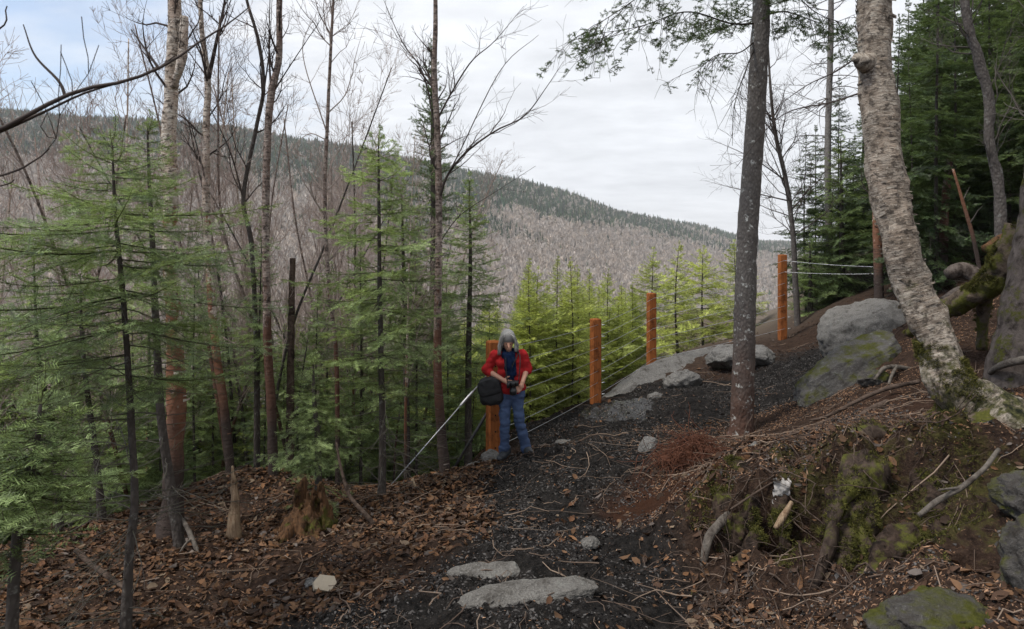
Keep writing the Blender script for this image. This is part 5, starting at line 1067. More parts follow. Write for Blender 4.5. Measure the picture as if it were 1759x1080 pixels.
# the camera she holds
cam_o = wb + W(881, 648, -0.235); cm = thing('camera_body', 'black camera held at waist height in the woman\'s hands, lens pointing down', 'camera', cam_o)
def box_(mb, c, s, bev=0.006, rot=None):
    c = np.array(c, float); s = np.array(s, float) / 2; b = bev; V = []; 
    prof = [(s[0], -s[1] + b), (s[0], s[1] - b), (s[0] - b, s[1]), (-s[0] + b, s[1]), (-s[0], s[1] - b), (-s[0], -s[1] + b), (-s[0] + b, -s[1]), (s[0] - b, -s[1])]
    for z, k in ((-s[2], 1 - b / s[0]), (-s[2] + b, 1), (s[2] - b, 1), (s[2], 1 - b / s[0])): V += [(x * k, y * k, z) for x, y in prof]
    V = np.array(V);
    q = [(i * 8 + j, i * 8 + (j + 1) % 8, (i + 1) * 8 + (j + 1) % 8, (i + 1) * 8 + j) for i in range(3) for j in range(8)]; V = np.vstack([V, [0, 0, -s[2]], [0, 0, s[2]]]); t = [((j + 1) % 8, j, 32) for j in range(8)] + [(24 + j, 24 + (j + 1) % 8, 33) for j in range(8)]
    if rot is not None: V = V @ np.array(rot).T
    return mb.add(V + c, t=t, q=q)
b = MB(); box_(b, (0, 0.0, 0.015), (0.135, 0.095, 0.060), 0.012); box_(b, (-0.055, -0.012, -0.005), (0.036, 0.095, 0.075), 0.012); b.build('housing', M['plastic'], cm)
b = MB(); box_(b, (0.0, -0.056, 0.015), (0.05, 0.034, 0.05), 0.010); b.build('viewfinder_hump', M['plastic'], cm)
b = MB(); tube(b, [(0, 0, -0.01), (0.0, 0, -0.045), (0.002, 0, -0.05), (0.004, -.004, -0.115), (0.004, -.004, -0.12)], [0.036, 0.036, 0.041, 0.041, 0.034], 20); ln_ = b.build('lens', M['plastic'], cm)
b = MB(); tube(b, [(0.0023, -0.001, -0.065), (0.003, -0.002, -0.085)], 0.0425, 20); b.build('zoom_ring', M['iron'], ln_)
b = MB(); box_(b, (0.0, -0.049, 0.012), (0.07, 0.004, 0.04), 0.0015); b.build('screen', M['hole'], cm)
b = MB()
for s_ in (-1, 1): tube(b, spline([(s_ * 0.066, 0, 0.03), (s_ * 0.075, 0.02, 0.12), (s_ * 0.085, 0.05, 0.24), (s_ * 0.075, 0.16, 0.345), (0, 0.27, 0.36)], 14), 0.006, 6, flat=2.2)
b.build('strap', M['black'], cm)
# shoulder bag
bag_o = wb + W(843, 664, -0.04); bag = thing('shoulder_bag', 'black shoulder bag hanging at the hip of the woman in red', 'bag', bag_o)
v, f = ICO[4]; vv = np.sign(v) * np.abs(v) ** 0.55; vv[:, 0] *= 0.142 * (1 + 0.12 * vv[:, 2] * -1) ; vv[:, 1] *= 0.085; vv[:, 2] *= 0.172
vv = vv + 0.012 * fbm(vv * 11, 3, 3)[:, None]; a = 0.22; vv = vv @ np.array(Matrix.Rotation(-a, 3, 'Y')).T
MB().add(vv, t=f).build('pouch', M['black'], bag)
v2 = np.sign(v) * np.abs(v) ** 0.5 * np.array([0.138, 0.03, 0.10]); v2 = v2 + 0.006 * fbm(v2 * 14, 3, 5)[:, None]; v2 = (v2 + np.array([0, -0.075, 0.055])) @ np.array(Matrix.Rotation(-a, 3, 'Y')).T; MB().add(v2, t=f).build('flap', M['black'], bag)
b = MB(); tube(b, spline([np.array([0.06, 0.0, 0.13]), W(852, 640, 0.10) - W(843, 664, -0.02), W(868, 612, 0.14) - W(843, 664, -0.02), W(887, 597.5, 0.06) - W(843, 664, -0.02), W(888, 604, -0.075) - W(843, 664, -0.02), W(876, 626, -0.135) - W(843, 664, -0.02), W(860, 648, -0.125) - W(843, 664, -0.02), np.array([0.08, -0.06, 0.12])], 40), 0.010, 6, flat=0.5); b.build('strap', M['black'], bag)

# ------------------------------------------------------------------ stumps, roots, sticks
def wood(name, label, cat, pts, radpx, m, seed, k=14, rough=0.16, hanging=False, extra=(), part=None, n=None):
    px, py, Y = pts[0]; base = P(px, py, Y); q = np.array([P(*p) for p in pts]) - base; Ln = np.linalg.norm(np.diff(q, axis=0), axis=1).sum()
    n = n or max(10, int(Ln / 0.03)); s = spline(q, n); rs = np.interp(np.linspace(0, 1, n), np.linspace(0, 1, len(radpx)), radpx) * Y / F
    mb = MB(); tube(mb, s, rs, k, rough, 9, seed)
    for (p2, r2) in extra:
        q2 = np.array([P(*p) for p in p2]) - base; s2 = spline(q2, 16); tube(mb, s2, np.interp(np.linspace(0, 1, 16), np.linspace(0, 1, len(r2)), r2) * Y / F, 8, rough, 9, seed + 3)
    return tag(mb.build(name, M[m], None, base), label, cat)
wood('wood_snag', 'pale splintered snag tapering to a point on the leaf litter', 'snag', [(404, 935, 6.6), (403, 905, 6.6), (404, 870, 6.62), (402, 830, 6.64), (399, 800, 6.66)], [11, 10, 8, 5, 1.5], 'snag_wood', 701, 16, 0.4)
# rotten stump
sb = on(530, 895, 6.5); r = R_(702); caps = []
for i in range(26):
    a = r.uniform(0, 6.28); rr0 = r.uniform(0.04, 0.17); h = r.uniform(0.10, 0.42); caps.append((np.array([math.cos(a) * rr0 * 1.25, math.sin(a) * rr0 * 1.25, -0.08]), np.array([math.cos(a) * rr0 * 0.8, math.sin(a) * rr0 * 0.8, h]), r.uniform(0.05, 0.085), r.uniform(0.012, 0.035)))
for a, l in ((-2.2, 0.36), (-1.0, 0.32), (0.2, 0.30), (3.3, 0.3), (-1.6, 0.28)): caps.append((np.array([math.cos(a) * 0.1, math.sin(a) * 0.1, 0.10]), np.array([math.cos(a) * l, math.sin(a) * l, -0.08]), 0.075, 0.03))
v, q = sdf_caps(caps, 0.014, 0.02, lambda X: 0.030 * fbm(X.reshape(-1, 3) * np.array([18, 18, 5]), 5, 12, 0.65)); o = MB().add(v, q=q).build('rotten_stump', M['rot'], None, sb); tag(o, 'crumbling brown rotten stump under the small feathery fir', 'stump')
# roots of the leaning birch gripping the bank
lb = np.array(lean.location); r = R_(703); caps = []
rootl = [[(1710, 730, 5.4), (1680, 765, 5.2), (1655, 800, 5.0), (1640, 850, 4.8)], [(1745, 765, 5.3), (1740, 800, 5.0), (1735, 860, 4.7), (1728, 930, 4.4)], [(1700, 722, 5.45), (1660, 745, 5.4), (1615, 775, 5.3), (1580, 800, 5.15)], [(1660, 680, 5.6), (1640, 720, 5.7), (1600, 748, 5.85), (1540, 755, 6.0)], [(1790, 800, 5.2), (1810, 850, 4.9), (1830, 930, 4.5)]]
for line in rootl:
    s = spline([P(*p) for p in line], 9) - lb; rr_ = np.linspace(0.17, 0.045, 9)
    for i in range(8): caps.append((s[i], s[i + 1], rr_[i], rr_[i + 1]))
v, q = sdf_caps(caps, 0.018, 0.07, lambda X: 0.045 * fbm(X.reshape(-1, 3) * 6, 5, 15, 0.6)); MB().add(v, q=q, tc=v * np.array([1, 1, 1.0]) * np.array([1, 1, 0.4]) + np.array([0, 0, 0.55])).build('root_flare', M['root_moss'], lean)
wood('mossy_root', 'thick mossy root hanging like a pillar down the face of the bank', 'root', [(1492, 752, 5.75), (1486, 790, 5.25), (1476, 850, 4.85), (1466, 920, 4.60), (1452, 1000, 4.38), (1440, 1070, 4.12)], [30, 32, 29, 25, 21, 14], 'root_pillar', 704, 30, 0.42,
     extra=[([(1478, 830, 4.75), (1440, 870, 4.6), (1420, 950, 4.4), (1400, 1010, 4.3)], [13, 10, 8, 4]), ([(1470, 900, 4.62), (1500, 960, 4.32), (1520, 1030, 4.05)], [12, 8, 4])])
wood('arched_root', 'huge mossy root arching over the dark hollow at right', 'root', [(1760, 395, 7.5), (1732, 445, 7.55), (1695, 492, 7.7), (1650, 520, 7.9), (1605, 540, 8.2), (1560, 575, 8.5)], [30, 26, 22, 19, 15, 8], 'root_moss', 705, 22, 0.28,
     extra=[([(1700, 490, 7.7), (1690, 540, 7.9), (1685, 600, 8.0)], [14, 11, 8])])
wood('twisted_log', 'dark twisted fallen log lying in front of the forest', 'log', [(1628, 472, 10.4), (1650, 462, 10.4), (1672, 470, 10.3), (1690, 492, 10.2), (1650, 500, 10.1), (1620, 515, 10.0)], [9, 13, 13, 12, 9, 6], 'root_bare', 706, 14, 0.14)
wood('broken_log', 'broken log with an orange splintered end above the arched root', 'log', [(1690, 428, 8.6), (1715, 420, 8.6), (1745, 405, 8.7), (1775, 398, 8.8)], [8, 13, 13, 12], 'rot', 707, 14, 0.3)
wood('dead_limb', 'dark weathered limb lying along the bank top below the mossy slab', 'branch', [(1440, 742, 7.0), (1470, 722, 7.1), (1500, 703, 7.2), (1524, 690, 7.3)], [5, 7, 7.5, 5], 'root', 708, 10, 0.15)
wood('birch_stick', 'pale green-grey birch stick bending down the left end of the bank', 'stick', [(1252, 880, 5.25), (1240, 895, 5.15), (1222, 915, 5.0), (1213, 940, 4.92), (1207, 975, 4.88)], [5, 7, 7.5, 7, 5], 'stick', 709, 12, 0.14)
wood('grey_stick', 'long bare grey stick leaning up the bank at lower right', 'stick', [(1578, 886, 4.05), (1610, 860, 4.05), (1650, 838, 4.1), (1690, 805, 4.2), (1715, 772, 4.35)], [4.5, 5, 4.5, 4.5, 4], 'stick', 710, 9, 0.16, extra=[([(1650, 838, 4.1), (1625, 840, 4.05), (1612, 842, 4.0)], [3, 2, 1.2])])
wood('split_stick', 'short split stick with a tan end under the bark scrap', 'stick', [(1332, 908, 4.78), (1345, 888, 4.8), (1360, 862, 4.85)], [4.5, 6.5, 4], 'snag_wood', 711, 9, 0.2)
wood('thin_pole', 'thin dark twig spanning the bank toward the bark scrap', 'stick', [(1255, 875, 5.1), (1300, 845, 5.2), (1350, 815, 5.3), (1380, 800, 5.4)], [1.8, 1.8, 1.4, 0.8], 'root', 712, 6, 0.1)
wood('ground_root', 'thin pale root looping over the soil below the mossy slab', 'root', [(1566, 634, 8.45), (1540, 630, 8.4), (1518, 633, 8.3), (1502, 652, 8.2)], [3, 4, 3.5, 2], 'stick', 713, 8, 0.1, extra=[([(1540, 628, 8.4), (1530, 650, 8.2), (1525, 668, 8.1)], [3, 2.5, 2])])
wood('surface_root', 'slim root crossing the bare soil left of the leaning birch', 'root', [(1580, 655, 7.4), (1520, 668, 7.6), (1470, 690, 7.7), (1420, 715, 7.8), (1390, 722, 7.9)], [4, 4, 3.5, 3, 1.5], 'root', 714, 8, 0.12)
wood('bent_root', 'pale bent root end at the right edge beneath the thick trunk', 'root', [(1700, 640, 6.9), (1720, 628, 6.75), (1759, 618, 6.6), (1810, 620, 6.5)], [4, 6, 7, 6], 'stick', 715, 10, 0.12)
wood('curved_stem', 'thin bent brown stem rising beside the rotten stump', 'sapling', [(642, 900, 6.4), (625, 880, 6.4), (600, 850, 6.45), (585, 800, 6.5), (578, 760, 6.55)], [4.5, 4, 3.5, 2.5, 1.5], 'root', 716, 7, 0.1)
wood('short_stake', 'short bleached twig sticking upright from the litter left of the near post', 'stick', [(716, 862, 7.8), (714, 840, 7.8), (709, 822, 7.8)], [2.4, 2.2, 1.4], 'pale_wood', 717, 7, 0.1)
wood('fallen_branch', 'grey fallen branch lying on the litter at the foot of the curved-stemmed fir', 'branch', [(345, 960, 6.2), (330, 925, 6.3), (318, 900, 6.4), (300, 880, 6.5)], [3, 4.5, 4, 2.5], 'stick', 718, 8, 0.12, extra=[([(330, 925, 6.3), (318, 935, 6.2), (305, 955, 6.1)], [2.5, 2, 1])])
wood('dark_branch', 'dark branch slanting into the litter left of the nearest fir', 'branch', [(130, 945, 5.2), (165, 975, 5.1), (200, 1000, 5.0), (215, 1010, 4.9)], [4.5, 4.5, 4, 3], 'root', 719, 8, 0.12)
wood('leaning_stick', 'dark broken snag standing among the firs left of the grey sapling', 'snag', [(498, 800, 9.1), (499, 650, 9.1), (501, 520, 9.1), (503, 443, 9.1)], [7.5, 6.5, 5.5, 5], 'root', 720, 10, 0.14)
# red root tangle
tb_ = on(1190, 790, 7.2); r = R_(721); mb = MB()
for i in range(420):
    a = r.uniform(0, 6.28); p = np.array([r.normal(0, 0.19), r.normal(0, 0.15), 0.0]); p[2] = r.uniform(0.02, 0.26) * math.exp(-(p[0] / 0.3) ** 2); d = np.array([math.cos(a), math.sin(a) - 0.3, r.uniform(-0.3, 0.6)]); q = [p]; L = r.uniform(0.12, 0.5)
    for s in range(7): d = d / np.linalg.norm(d) + r.normal(0, 0.28, 3) + np.array([0, 0, -0.16]); q.append(q[-1] + d / np.linalg.norm(d) * L / 7)
    tube(mb, q, np.linspace(0.0065 * r.uniform(0.4, 1), 0.0018, 8), 5, cap=False)
v, f = ICO[4]; vv = v * np.array([0.26, 0.20, 0.10]); vv = vv * (1 + 0.35 * fbm(v * 3, 4, 5)[:, None]); mb.add(vv, t=f)
tag(mb.build('root_tangle', M['root_red'], None, tb_), 'tangled mass of torn reddish rootlets beside the path', 'roots')
mo = on(1440, 880, 4.95); r = R_(730); caps = []
lip = [(1232, 858, 5.5), (1262, 815, 5.62), (1330, 800, 5.55), (1400, 795, 5.5), (1470, 788, 5.4), (1540, 800, 5.25), (1620, 808, 5.1), (1700, 835, 4.9), (1780, 860, 4.7)]
L_ = [P(*p) for p in lip]
for a, b in zip(L_[:-1], L_[1:]):
    a2, b2 = a - mo - np.array([0, 0, 0.05]), b - mo - np.array([0, 0, 0.05]); caps.append((a2 + np.array([0, 0, .05]), b2 + np.array([0, 0, .05]), r.uniform(.07, .12), r.uniform(.07, .12)))
for p0, p1, r0, r1 in (((1240, 850, 5.45), (1218, 985, 5.02), .085, .05), ((1285, 815, 5.55), (1262, 925, 5.15), .10, .04), ((1330, 815, 5.5), (1345, 930, 4.9), .06, .03), ((1440, 800, 5.4), (1420, 905, 4.85), .09, .04), ((1500, 800, 5.3), (1530, 900, 4.75), .10, .04), ((1580, 815, 5.1), (1600, 920, 4.4), .12, .05), ((1650, 830, 4.95), (1655, 960, 4.05), .11, .06), ((1720, 850, 4.8), (1700, 930, 4.2), .12, .05), ((1300, 930, 5.0), (1240, 990, 4.85), .06, .03), ((1390, 960, 4.6), (1330, 1010, 4.5), .07, .03), ((1560, 930, 4.3), (1500, 1010, 4.1), .09, .03)):
    s9 = spline([P(*p0) - mo, (P(*p0) + P(*p1)) / 2 - mo + np.array([r.normal(0, .05), r.normal(0, .05), r.normal(0, .03)]), P(*p1) - mo - np.array([0, 0, .05])], 6); rr9 = np.linspace(r0, r1, 6)
    for i in range(5): caps.append((s9[i], s9[i + 1], rr9[i], rr9[i + 1]))
for i in range(46):
    u = r.uniform(0, 1); p = L_[int(u * 7.99)] - mo + np.array([r.normal(0, .14), r.normal(-.02, .10), r.normal(-.05, .05)]); caps.append((p, p + r.normal(0, .07, 3), r.uniform(.03, .075), r.uniform(.02, .05)))
v, q = sdf_caps(caps, 0.0145, 0.045, lambda X: 0.040 * fbm(X.reshape(-1, 3) * 8, 5, 25, 0.62))
M['mound'] = wood_mat('root_bound_soil', (0.016, 0.0115, 0.009), (0.075, 0.052, 0.040), (0.010, 0.008, 0.007), (16, 16, 16), moss=0.3)
tag(MB().add(v, q=q).build('root_mound', M['mound'], None, mo), 'ragged overhanging lip of mossy soil and roots along the cut bank', 'bank')
up_ = np.zeros_like(v); fn = np.cross(v[q[:, 2]] - v[q[:, 0]], v[q[:, 3]] - v[q[:, 1]]); [np.add.at(up_, q[:, i], fn) for i in range(4)]; up_ /= np.maximum(np.linalg.norm(up_, axis=1, keepdims=True), 1e-9)
MOUND = (v + mo, up_)
MOSSY = [(v + mo, up_, 13000, -0.1, 0.22)]
r = R_(731); mb = MB()
for i in range(330):
    px, py, Y = r.uniform(1195, 1640), 0, r.uniform(4.2, 5.7); p = on(px, py, Y); p[2] += r.uniform(0.0, 0.07); d = np.array([r.normal(0, .6), -1.0 + r.normal(0, .4), r.normal(0.1, .3)]); q = [p]; L = r.uniform(0.12, 0.6)
    for st_ in range(7): d = d / np.linalg.norm(d) + r.normal(0, 0.25, 3) + np.array([0, 0, -0.10]); q.append(q[-1] + d / np.linalg.norm(d) * L / 7)
    tube(mb, q, np.linspace(1, 0.4, 8) * math.exp(r.uniform(math.log(0.0016), math.log(0.008))), 5, cap=False, tint=float(r.uniform(0, 0.8)) * np.float64(1))
tag(mb.build('bank_rootlets', M['root'], None), 'dark rootlets hanging out of the cut bank', 'rootlets', None, 'stuff')
# birch bark scrap
mv = MOUND[0]; qx = CX + F * mv[:, 0] / mv[:, 1]; qy = HY - (mv[:, 2] - CZ) / mv[:, 1] * F; nr = np.where(np.hypot(qx - 1340, qy - 832) < 14)[0]; b0 = mv[nr[np.argmin(mv[nr, 1])]] + np.array([0, -0.035, 0.01]) if len(nr) else P(1340, 832, 5.0); r = R_(722); nu, nv = 22, 26; U, Vv = np.meshgrid(np.linspace(-.5, .5, nu), np.linspace(-.5, .5, nv)); pp_ = np.stack([U.ravel() * 0.16, Vv.ravel() * 0.02, Vv.ravel() * -0.22], 1)
jag = fbm(np.stack([U.ravel() * 4, Vv.ravel() * 4, 0 * U.ravel()], 1), 4, 8); pp_[:, 1] += 0.035 * jag + 0.06 * np.sin(U.ravel() * 5) * U.ravel(); keep = ((np.abs(U.ravel()) + 0.16 * jag) < 0.44) & ((np.abs(Vv.ravel()) + 0.2 * fbm(pp_ * 40, 2, 3)) < 0.46)
ia = (np.arange(nv - 1)[:, None] * nu + np.arange(nu - 1)[None]).ravel(); qd = np.stack([ia, ia + 1, ia + nu + 1, ia + nu], 1); qd = qd[keep[qd].all(1)]
back = pp_ + np.array([0, 0.006, 0]); mb = MB().add(np.vstack([pp_, back]), q=np.vstack([qd, qd[:, ::-1] + len(pp_)]), tc=np.vstack([pp_, pp_]) + 2.0)
tag(mb.build('bark_scrap', plain('pale_bark_scrap', (0.40, 0.375, 0.35), 0.8, 0.1, 0.45, 35, 0.6), None, b0), 'torn scrap of whitish birch bark lying on the bank', 'bark')

# ------------------------------------------------------------------ loose cover on the ground
def along(x, y):
    z = H(x, y); e = 0.03; nx = -(H(x + e, y) - z) / e; ny = -(H(x, y + e) - z) / e; n = np.stack([nx, ny, np.ones_like(nx)], 1); return z, n / np.linalg.norm(n, axis=1, keepdims=True)
def sample(N, poly, r):
    """points in a fan region given as (px range, depth range)"""
    (p0, p1), (y0, y1) = poly; Y = np.sqrt(r.uniform(y0 ** 2, y1 ** 2, N)); px = r.uniform(p0, p1, N); return (px - CX) * Y / F, Y
def frames(n, r, tilt):
    a = r.uniform(0, 6.28, len(n)); t = np.stack([np.cos(a), np.sin(a), np.zeros_like(a)], 1); n = n + r.normal(0, tilt, n.shape); n /= np.linalg.norm(n, axis=1, keepdims=True)
    t = t - n * (t * n).sum(1, keepdims=True); t /= np.linalg.norm(t, axis=1, keepdims=True); return t, np.cross(n, t), n
def leaves(N_list, seed):
    r = R_(seed); xs, ys = [], []
    for N, reg, want in N_list:
        x, y = sample(N, reg, r); mud, bk, wet, red = zones(x, y); cl_ = fbm(np.stack([x * 1.7, y * 1.7, 0 * x], 1), 3, 41)
        k = r.uniform(0, 1, N) < np.clip(want(mud, bk, red) * np.clip(0.85 + cl_ * 1.0, 0.05, 1.3), 0, 1); xs.append(x[k]); ys.append(y[k])
    x = np.concatenate(xs); y = np.concatenate(ys); z, n = along(x, y); t, b, nn = frames(n, r, 0.48); N = len(x)
    L = np.exp(r.uniform(math.log(0.012), math.log(0.050), N)); w = L * r.uniform(0.45, 0.72, N); cu = r.uniform(-0.5, 0.9, N); cv = r.uniform(-0.3, 1.1, N)
    tpl = np.array([(-1, 0), (-0.45, -0.75), (-0.45, 0), (-0.45, 0.75), (0.3, -0.8), (0.3, 0), (0.3, 0.8), (1.05, 0)]); V = np.zeros((N, 8, 3))
    for i, (u, v) in enumerate(tpl):
        hgt = cu * L * u * u * 0.6 + cv * w * v * v * 0.9 + 0.012
        jj_ = r.uniform(0.8, 1.2, N)
        V[:, i] = np.stack([x, y, z], 1) + t * (u * L)[:, None] + b * (v * w * jj_)[:, None] + nn * hgt[:, None]
    f = np.array([(0, 1, 2), (0, 2, 3), (4, 7, 5), (5, 7, 6)]); q = np.array([(1, 4, 5, 2), (2, 5, 6, 3)]); o = np.arange(N)[:, None, None] * 8
    pal = np.array([(0.23, 0.128, 0.070), (0.27, 0.138, 0.068), (0.145, 0.082, 0.053), (0.085, 0.055, 0.040), (0.32, 0.235, 0.16), (0.18, 0.088, 0.046), (0.21, 0.175, 0.155)]); c = pal[r.choice(7, N, p=(.24, .16, .22, .17, .06, .1, .05))] * r.uniform(0.35, 1.0, (N, 1)); c = np.hstack([c, np.ones((N, 1))])
    o_ = MB().add(V.reshape(-1, 3), t=(f + o).reshape(-1, 3), q=(q + o).reshape(-1, 4), lc=np.repeat(c, 8, 0)).build('fallen_leaves', M['leaf']); tag(o_, 'brown fallen leaves littering the forest floor', 'leaves', None, 'stuff')
leaves([(44000, ((-260, 860), (3.4, 9.6)), lambda m, b, rd: (1 - m) * 1.15), (5200, ((860, 1300), (3.4, 9.5)), lambda m, b, rd: 0.10 + 0.25 * (1 - m)), (6500, ((1180, 1850), (2.8, 6.4)), lambda m, b, rd: 0.50 - 0.12 * b), (4500, ((900, 1850), (6, 16)), lambda m, b, rd: 0.12 + 0.14 * (1 - m))], 801)
def bits(N_list, seed, name, label, m, size, el, cat):
    """small flattened lumps or chips"""
    r = R_(seed); xs, ys = [], []
    for N, reg, want in N_list:
        x, y = sample(N, reg, r); mud, bk, wet, red = zones(x, y); cl_ = fbm(np.stack([x * 2.2, y * 2.2, 0 * x], 1), 3, 43); k = r.uniform(0, 1, N) < want(mud, bk, red, wet) * np.clip(0.7 + cl_, 0, 1.3) * (pit(x, y) < 0.35); xs.append(x[k]); ys.append(y[k])
    x = np.concatenate(xs); y = np.concatenate(ys); z, n = along(x, y); t, b, nn = frames(n, r, 0.4); N = len(x); v, f = ico0
    s = np.exp(r.uniform(math.log(size[0]), math.log(size[1]), N)); sc = np.stack([s * r.uniform(1, el, N), s * r.uniform(0.6, 1, N), s * r.uniform(0.5, 0.9, N)], 1); vj = v[None] * r.uniform(0.65, 1.25, (N, len(v), 1)) * sc[:, None]
    V = np.stack([x, y, z + s * 0.15], 1)[:, None] + vj[..., :1] * t[:, None] + vj[..., 1:2] * b[:, None] + vj[..., 2:] * nn[:, None]
    F_ = f[None] + np.arange(N)[:, None, None] * len(v); o = MB().add(V.reshape(-1, 3), t=F_.reshape(-1, 3), tint=np.repeat(np.clip(r.normal(0.35, 0.3, N), 0, 1), len(v))).build(name, m, smooth=False); return tag(o, label, cat, None, 'stuff')
ico0 = (np.array([(1, 0, 0), (-1, 0, 0), (0, 1, 0), (0, -1, 0), (0, 0, 1), (0, 0, -1)], float), np.array([(0, 2, 4), (2, 1, 4), (1, 3, 4), (3, 0, 4), (2, 0, 5), (1, 2, 5), (3, 1, 5), (0, 3, 5)]))
m, g = mat('soil_crumb'); g.col(g.mix(g.attr('tint', 'Fac'), (0.004, 0.004, 0.004), (0.14, 0.13, 0.123))); g.rough(0.95); g.spec(0.04); M['crumb'] = m
m, g = mat('duff'); g.col(g.mix(g.attr('tint', 'Fac'), (0.03, 0.015, 0.010), (0.48, 0.29, 0.18))); g.rough(0.95); g.spec(0.04); M['duff'] = m
bits([(130000, ((540, 1480), (3.3, 13.0)), lambda m, b, rd, w: (0.30 + 0.7 * m) * (1 - 0.75 * w)), (30000, ((1150, 1850), (2.7, 7.5)), lambda m, b, rd, w: 0.5), (14000, ((-100, 600), (3.3, 8)), lambda m, b, rd, w: 0.4)], 802, 'soil_crumbs', 'crumbs of black soil and grit on the trail', M['crumb'], (0.003, 0.014), 2.2, 'soil')
bits([(30000, ((560, 1460), (3.3, 11)), lambda m, b, rd, w: 0.25 + 0.6 * rd + 0.3 * (1 - m)), (70000, ((1120, 1850), (2.7, 9.5)), lambda m, b, rd, w: 0.85), (24000, ((-100, 650), (3.3, 8)), lambda m, b, rd, w: 0.5)], 803, 'wood_crumbs', 'tan chips and needles of dead wood on the ground', M['duff'], (0.003, 0.007), 5.0, 'litter')
def twigs(N_list, seed):
    r = R_(seed); mb = MB()
    for N, reg in N_list:
        x, y = sample(N, reg, r); z, n = along(x, y)
        for i in range(N):
            a = r.uniform(0, 6.28); L = r.uniform(0.05, 0.38) * (1 if r.uniform() < 0.85 else 1.8); d = np.array([math.cos(a), math.sin(a), 0.0]); q = []
            for s in range(5):
                q.append((x[i] + d[0] * L * s / 4, y[i] + d[1] * L * s / 4)); d = d + r.normal(0, 0.22, 3)
            q = np.array(q); zz_ = np.interp(np.linspace(0, 1, 5), [0, 0.5, 1], H(q[[0, 2, 4], 0], q[[0, 2, 4], 1])) + r.uniform(0.004, 0.03) + np.abs(r.normal(0, 0.012, 5)); tube(mb, np.column_stack([q, zz_]), np.linspace(1, 0.5, 5) * np.exp(r.uniform(math.log(0.0018), math.log(0.007))), 4, cap=False, tint=np.float64(r.uniform(0, 1)))
    o = mb.build('fallen_twigs', M['twig_lit']); tag(o, 'fallen twigs and rootlets strewn over the ground', 'twigs', None, 'stuff')
m, g = mat('fallen_twig'); g.col(g.mix(g.attr('tint', 'Fac'), (0.06, 0.042, 0.034), (0.27, 0.20, 0.15))); g.rough(0.9); g.spec(0.06); M['twig_lit'] = m
twigs([(300, ((-150, 700), (3.6, 8.8))), (320, ((600, 1250), (3.5, 9.0))), (420, ((1150, 1850), (2.8, 8.5))), (120, ((950, 1600), (8, 14)))], 804)
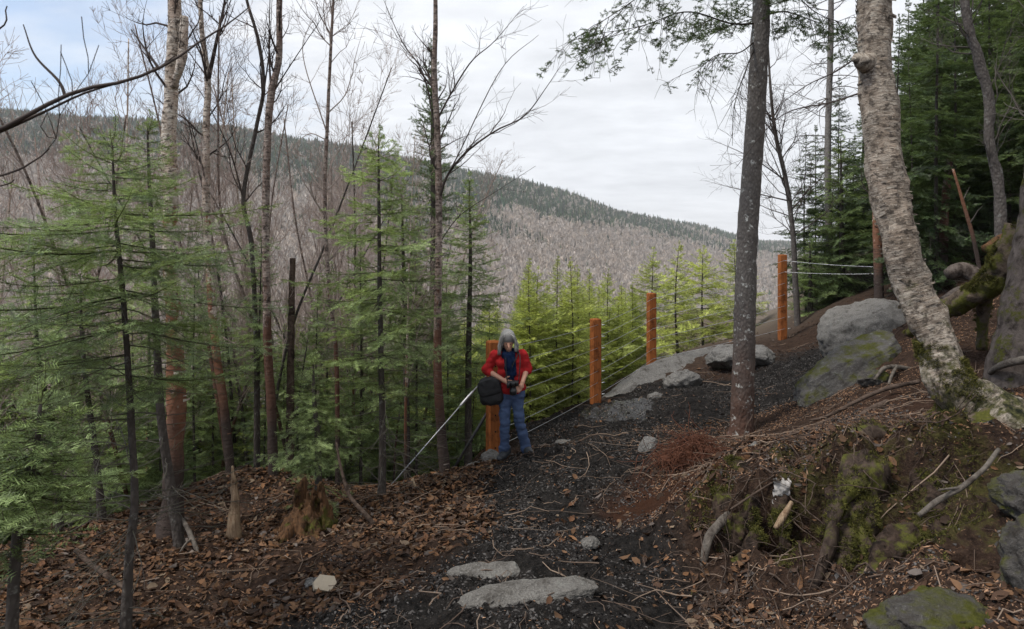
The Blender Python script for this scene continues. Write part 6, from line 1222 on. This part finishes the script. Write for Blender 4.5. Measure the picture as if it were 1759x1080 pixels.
# moss tufts
def tufts(N, reg, seed):
    r = R_(seed); x, y = sample(N, reg, r); mud, bk, wet, red = zones(x, y); cl_ = fbm(np.stack([x * 2.6, y * 2.6, 0 * x], 1), 4, 47); k = r.uniform(0, 1, N) < np.clip(bk * (cl_ * 3.0 - 1.0), 0, 1) * (pit(x, y) < 0.25); x, y = x[k], y[k]
    z, n = along(x, y); N = len(x); kk = 5; d = n[:, None] * 1.0 + r.normal(0, 0.55, (N, kk, 3)); d /= np.linalg.norm(d, axis=2, keepdims=True); s = np.cross(d, r.normal(0, 1, (N, kk, 3))); s /= np.linalg.norm(s, axis=2, keepdims=True)
    p = np.stack([x, y, z - 0.004], 1)[:, None] + r.normal(0, 0.008, (N, kk, 3)); L = r.uniform(0.012, 0.034, (N, kk, 1)); V = np.stack([p - s * 0.0028, p + s * 0.0028, p + d * L], 2).reshape(-1, 3)
    for oname, cnt, zmin, thr in (('root_flare', 9000, -0.2, -0.05), ('leaning_birch', 5000, -0.5, 0.10), ('arched_root', 5000, 0.0, 0.05), ('mossy_root', 2500, 0.1, 0.1)):
        for ob in [o for o in bpy.data.objects if o.type == 'MESH' and (o.name == oname or (o.parent and o.parent.name == oname and o.name.startswith('trunk')))]:
            n_ = len(ob.data.vertices); cv_ = np.empty(n_ * 3, np.float32); ob.data.vertices.foreach_get('co', cv_); nv_ = np.empty(n_ * 3, np.float32); ob.data.vertices.foreach_get('normal', nv_); off = np.array(ob.location) + (np.array(ob.parent.location) if ob.parent else 0)
            cv_ = cv_.reshape(-1, 3) + off; ok = cv_[:, 2] < (1.45 if oname == 'leaning_birch' else 9); MOSSY.append((cv_[ok], nv_.reshape(-1, 3)[ok], cnt, zmin, thr))
    VM, UM = [], []
    for a_, b_, cnt, zmin, thr in MOSSY:
        f1 = fbm(a_ * 4.2, 3, 51); sel = np.where((b_[:, 2] > zmin) & (f1 > thr))[0]
        if len(sel): sel = sel[r.integers(0, len(sel), cnt)]; VM.append(a_[sel] + r.normal(0, .006, (cnt, 3))); UM.append(b_[sel])
    vm, um = np.concatenate(VM), np.concatenate(UM); sel = np.arange(len(vm))
    dm = um[sel][:, None] + r.normal(0, .55, (len(sel), kk, 3)); dm /= np.linalg.norm(dm, axis=2, keepdims=True); sm = np.cross(dm, r.normal(0, 1, dm.shape)); sm /= np.linalg.norm(sm, axis=2, keepdims=True); pm = vm[sel][:, None] + r.normal(0, .008, dm.shape)
    V = np.concatenate([V, np.stack([pm - sm * 0.0026, pm + sm * 0.0026, pm + dm * r.uniform(.010, .03, (len(sel), kk, 1))], 2).reshape(-1, 3)]); N += len(sel)
    c = np.array([0.026, 0.030, 0.010]) * (1 - (t_ := r.uniform(0, 1, (N, 1)))) + np.array([0.135, 0.125, 0.036]) * t_; c = np.hstack([c, np.ones((N, 1))])
    o = MB().add(V, t=np.arange(len(V)).reshape(-1, 3), lc=np.repeat(c, kk * 3, 0)).build('moss', lc_mat('moss_tufts')); tag(o, 'yellow-green moss on the root-bound bank', 'moss', None, 'stuff')
tufts(42000, ((1180, 1850), (2.8, 7.0)), 805)

# ------------------------------------------------------------------ thin spring air between here and the far hill
hz = MB(); hx0, hx1, hy0, hy1, hz0, hz1 = -3400, 3400, -3400, 3400, -1500, 330
vv = np.array([(x, y, z) for z in (hz0, hz1) for y in (hy0, hy1) for x in (hx0, hx1)], float)
hz.add(vv, q=[(0, 2, 3, 1), (4, 5, 7, 6), (0, 1, 5, 4), (2, 6, 7, 3), (0, 4, 6, 2), (1, 3, 7, 5)])
hm = bpy.data.materials.new('thin_air'); hm.use_nodes = True; nt = hm.node_tree; nt.nodes.clear(); ho = nt.nodes.new('ShaderNodeOutputMaterial'); hv = nt.nodes.new('ShaderNodeVolumePrincipled')
hv.inputs['Color'].default_value = (0.95, 0.96, 1.0, 1); hv.inputs['Density'].default_value = 0.00017; nt.links.new(hv.outputs[0], ho.inputs['Volume'])
tag(hz.build('haze', hm, smooth=False), 'thin pale haze in the valley air', 'haze', None, 'stuff')
